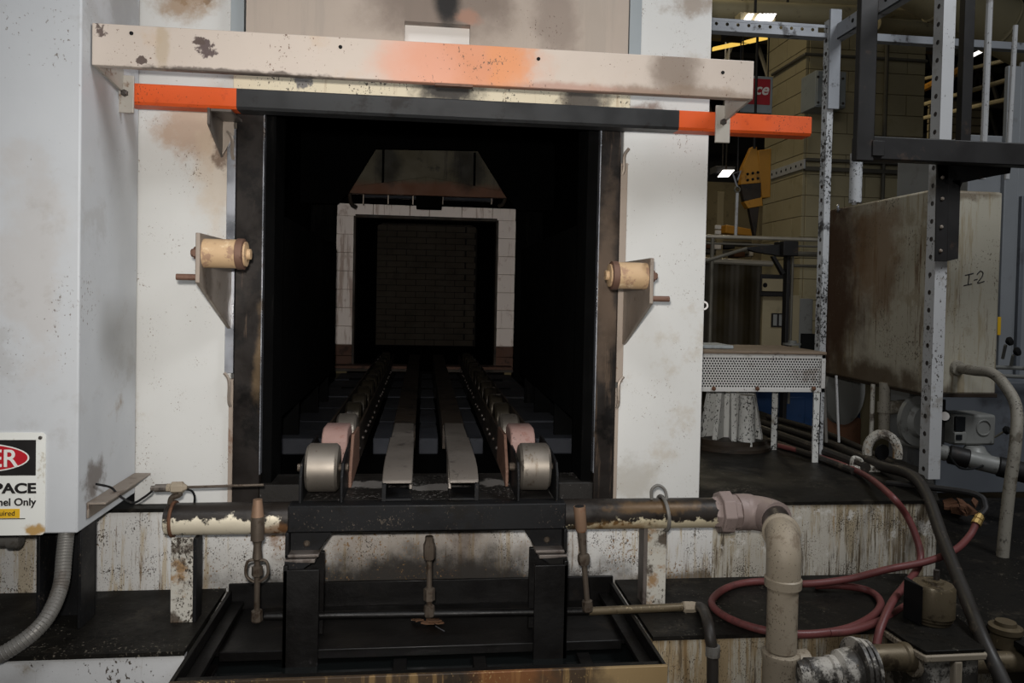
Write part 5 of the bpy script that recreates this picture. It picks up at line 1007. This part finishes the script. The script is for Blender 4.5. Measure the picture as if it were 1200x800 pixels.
wf = thing('welder_cabinet', 'tan welding cabinet with dark striped head beside the jib post', 'cabinet', at(905, 412, Y=5.5))
C5 = lambda px, py, Y=5.5: at(px, py, Y=Y)
a, b = C5(892, 420), C5(938, 346); box('body', 'hall_beige', wf, a.x, b.x, 5.5, 5.9, 0, b.z, 0.006)
a, b = C5(891, 347, 5.45), C5(927, 322, 5.45); hh = box('head', 'overhead_black', wf, a.x, b.x, 5.45, 5.85, a.z, b.z, 0.006)
a, b = C5(893, 341, 5.44), C5(922, 327, 5.44); box('head_panel', 'hall_beige', hh, a.x, b.x, 5.435, 5.45, a.z, b.z, 0.003)
p = C5(897, 334, 5.43); MB().rev((p.x, 5.425, p.z), (0, 1, 0), [(0, 0.012), (0.01, 0.018)], 12).to('dial', 'hole_black', hh)
a, b = C5(904, 383, 5.49), C5(918, 367, 5.49); lv = box('louvre_panel', 'overhead_black', wf, a.x, b.x, 5.485, 5.5, a.z, b.z, 0.002)
for k in range(2): w_ = (b.x - a.x) / 2; box('louvre_pane', 'device_grey', lv, a.x + w_ * k + 0.008, a.x + w_ * (k + 1) - 0.008, 5.478, 5.486, a.z + 0.01, b.z - 0.01, 0.002)
a, b = C5(938, 412), C5(957, 350); box('side_unit', 'device_grey', wf, a.x, b.x, 5.55, 5.9, 0, b.z, 0.004)
a, b = C5(940, 410, 5.52), C5(956, 391, 5.52); box('dark_vent', 'hole_black', wf, a.x, b.x, 5.53, 5.56, a.z, b.z, 0.002)
# shelving beyond the curtain
sh = thing('storage_rack', 'cluttered storage rack above the welding curtain in the distance', 'rack', at(850, 310, Y=9))
for py in (283, 294, 304): a = at(815, py, Y=9); b = at(888, py + 1, Y=9); box('shelf', 'truss_steel', sh, a.x, b.x, 9, 9.4, a.z - 0.02, a.z + 0.02, 0.004)
for px in (822, 842, 884): a = at(px, 300, Y=9); box('upright', 'hall_beige', sh, a.x - 0.04, a.x + 0.04, 8.97, 9.0, 0.0, at(px, 225, Y=9).z, 0.004)
for i, (px, py, w_, h_, mt, lab) in enumerate(((830, 291, 5, 6, 'rust_brown', 'brown carton on the far rack, leftmost'), (842, 292, 4, 8, 'board_white', 'white box on the far rack'), (856, 291, 6, 5, 'hall_dark', 'dark box on the far rack'), (868, 301, 6, 6, 'rust_brown', 'brown carton low on the far rack'), (882, 300, 2, 8, 'board_white', 'narrow white carton at the far rack end'))):
    a = at(px - w_, py, Y=8.95); b = at(px + w_, py - h_, Y=8.95); t = box('carton', mt, None, a.x, b.x, 8.96, 9.2, a.z, b.z, 0.01); tag(t, lab, 'box', 'boxes on the far rack')
# ------------------------------------------------------------------ roof structure, pipes and lamps
for k, Y in enumerate((9.5, 12.0, 14.5)):
    t = thing('roof_truss', ('nearest', 'middle', 'farthest')[k] + ' steel roof truss under the dark hall ceiling', 'truss', (6.5, Y, 5.0), 'roof trusses')
    zb, zt_ = 5.0, 6.4
    box('bottom_chord', 'truss_steel', t, 1.5, 11.9, Y, Y + 0.1, zb, zb + 0.1, 0); box('top_chord', 'truss_steel', t, 1.5, 11.9, Y, Y + 0.1, zt_, zt_ + 0.1, 0)
    f = None
    for i in range(10):
        x0 = 1.6 + i
        MB().cyl((x0, Y + 0.05, zb + 0.05), (x0 + 0.5, Y + 0.05, zt_), 0.035, 6).to('diagonal', 'truss_steel', t); MB().cyl((x0 + 0.5, Y + 0.05, zt_), (x0 + 1.0, Y + 0.05, zb + 0.05), 0.035, 6).to('diagonal', 'truss_steel', t)
def hpipe(label, p0, p1, r, mt, name='overhead_pipe', cat='pipe'):
    t = thing(name, label, cat, p0); MB().cyl(p0, p1, r, 16).to('pipe', mt, t); return t
hpipe('thick khaki overhead pipe along the top behind the strut frame', at(780, 10, Y=6.0), at(1060, 22, Y=6.0), 0.085, 'khaki_pipe')
hpipe('thinner khaki overhead pipe below the thick one', at(780, -6, Y=6.2), at(1120, 12, Y=6.2), 0.04, 'khaki_pipe')
hpipe('slim khaki overhead pipe nearest the strut frame top', at(1010, 14, Y=5.6), at(1120, 20, Y=5.6), 0.035, 'khaki_pipe')
hpipe('wide beige overhead pipe left of the ventilation duct', at(1025, 28, Y=5.8), at(1180, 48, Y=6.4), 0.06, 'khaki_pipe')
dt = thing('ventilation_duct', 'large round grey ventilation duct across the upper right corner', 'duct', at(1130, 20, Y=5.2))
a, b = at(1040, -40, Y=5.2), at(1250, 72, Y=5.2); MB().cyl(a, b, 0.19, 26).to('duct', 'khaki_pipe', dt)
for k in (0.3, 0.62): q = a + (b - a) * k; MB().ring(q, b - a, 0.19, 0.012, 26, 6).to('seam', 'khaki_pipe', dt)
def pane(o, pts, mt, name, depth=0.04): return MB().prism(pts, (0, depth, 0.0)).to(name, mt, o)
lf = thing('louvre_lamp', 'bright slatted ceiling lamp above the strut rail', 'lamp', at(890, 25, Y=5.7))
a, b = at(870, 24, Y=5.7), at(912, 14, Y=5.7); box('tray', 'khaki_pipe', lf, a.x, b.x, 5.745, 5.85, a.z, b.z, 0.004)
for px in (873, 877, 886, 891, 895, 899, 903): pane(lf, [at(px, 23, Y=5.7), at(px + 3, 23.3, Y=5.7), at(px + 7, 16, Y=5.7), at(px + 4, 15.7, Y=5.7)], 'lamp_white', 'tube')
lf = thing('louvre_lamp', 'smaller slatted ceiling lamp just below the strut rail', 'lamp', at(875, 38, Y=9.0))
a, b = at(856, 38, Y=9.0), at(898, 30, Y=9.0); box('tray', 'hall_dark', lf, a.x, b.x, 9.06, 9.3, a.z - 0.02, b.z + 0.04, 0.004)
for i in range(8): px = 859 + 4.3 * i; py = 36.5 + 0.3 * i; pane(lf, [at(px, py, Y=9.0), at(px + 2.2, py, Y=9.0), at(px + 3.8, py - 3.4, Y=9.0), at(px + 1.6, py - 3.4, Y=9.0)], 'lamp_white', 'tube')
am = thing('amber_strip_lamp', 'long amber strip lamp in two lengths receding under the ceiling', 'lamp', at(880, 48, Y=9.0))
pane(am, [at(871, 48, Y=9.0), at(880, 50, Y=9.0), at(910, 43, Y=9.0), at(910, 37, Y=9.0)], 'lamp_amber', 'diffuser'); pane(am, [at(836, 55, Y=9.4), at(836, 59, Y=9.4), at(879, 50, Y=9.4), at(870, 47, Y=9.4)], 'lamp_amber', 'diffuser')
lw = thing('panel_lamp', 'small bright white panel lamp left of the crane block', 'lamp', at(850, 205, Y=11))
pane(lw, [at(842, 207, Y=11), at(854, 207, Y=11), at(861, 199, Y=11), at(848, 199, Y=11)], 'lamp_white', 'diffuser'); p = at(852, 198, Y=11); box('housing', 'hall_dark', lw, p.x - 0.15, p.x + 0.15, 11.05, 11.3, p.z - 0.05, p.z + 0.05, 0.004)
lw = thing('ceiling_lamp', 'bright twin-tube ceiling lamp at right between the vertical pipes', 'lamp', at(1145, 66, Y=8.5))
pane(lw, [at(1137, 64, Y=8.5), at(1138, 68, Y=8.5), at(1152, 61, Y=8.5), at(1152, 57, Y=8.5)], 'lamp_white', 'tube'); p = at(1145, 58, Y=8.6); box('housing', 'hall_dark', lw, p.x - 0.1, p.x + 0.1, 8.6, 8.9, p.z, p.z + 0.06, 0.004)
lw = thing('ceiling_lamp', 'tiny bright ceiling lamp near the ventilation duct', 'lamp', at(1181, 48, Y=8.5)); pane(lw, [at(1178, 49, Y=8.5), at(1183, 48, Y=8.5), at(1184, 45, Y=8.5), at(1179, 46, Y=8.5)], 'lamp_white', 'tube'); p = at(1181, 44, Y=8.6); box('housing', 'hall_dark', lw, p.x - 0.05, p.x + 0.05, 8.6, 8.8, p.z, p.z + 0.05, 0.004)
for i, (a, b) in enumerate((((1084, 103), (1130, 80)), ((1084, 122), (1200, 88)), ((1084, 92), (1200, 66)), ((1084, 138), (1200, 112)))):
    t = thing('far_pipe', ('uppermost', 'third', 'second', 'lowest')[i] + ' of the slanting pipes in the dark beyond the perforated post', 'pipe', at(*a, Y=10), 'slanting pipes in the far roof')
    MB().cyl(at(*a, Y=10), at(*b, Y=8), (0.05, 0.03, 0.025, 0.03)[i], 8).to('pipe', 'crane_yellow' if i == 0 else 'khaki_pipe', t)
ov = thing('roller_door', 'pale horizontal-slatted door far behind the perforated post', 'door', at(1110, 180, Y=11))
a, b = at(1082, 330, Y=11), at(1160, 122, Y=11); a.z = 0.0
f = None; z = a.z; 
while z < b.z:
    if f is None: f = box('slat', 'hall_beige', ov, a.x, b.x, 11, 11.04, z, z + 0.11, 0.01); z0_ = z
    else: like(f, WL[f.name] + Vector((0, 0, z - z0_)))
    z += 0.12

def hang(o, x, y, z): MB().cyl((x, y, z), (x, y, 7.2), 0.012, 6).to('hanger', 'overhead_black', o)
for o in [q for q in COL.objects if q.parent is None and q.name.split('.')[0] in ('louvre_lamp', 'amber_strip_lamp', 'panel_lamp', 'ceiling_lamp', 'overhead_pipe', 'ventilation_duct', 'far_pipe')]:
    for c_ in list(o.children):
        if c_.name.split('.')[0] in ('tray', 'housing', 'diffuser', 'pipe', 'duct'):
            p = WL[c_.name]; hang(o, p.x, p.y, p.z + 0.01)
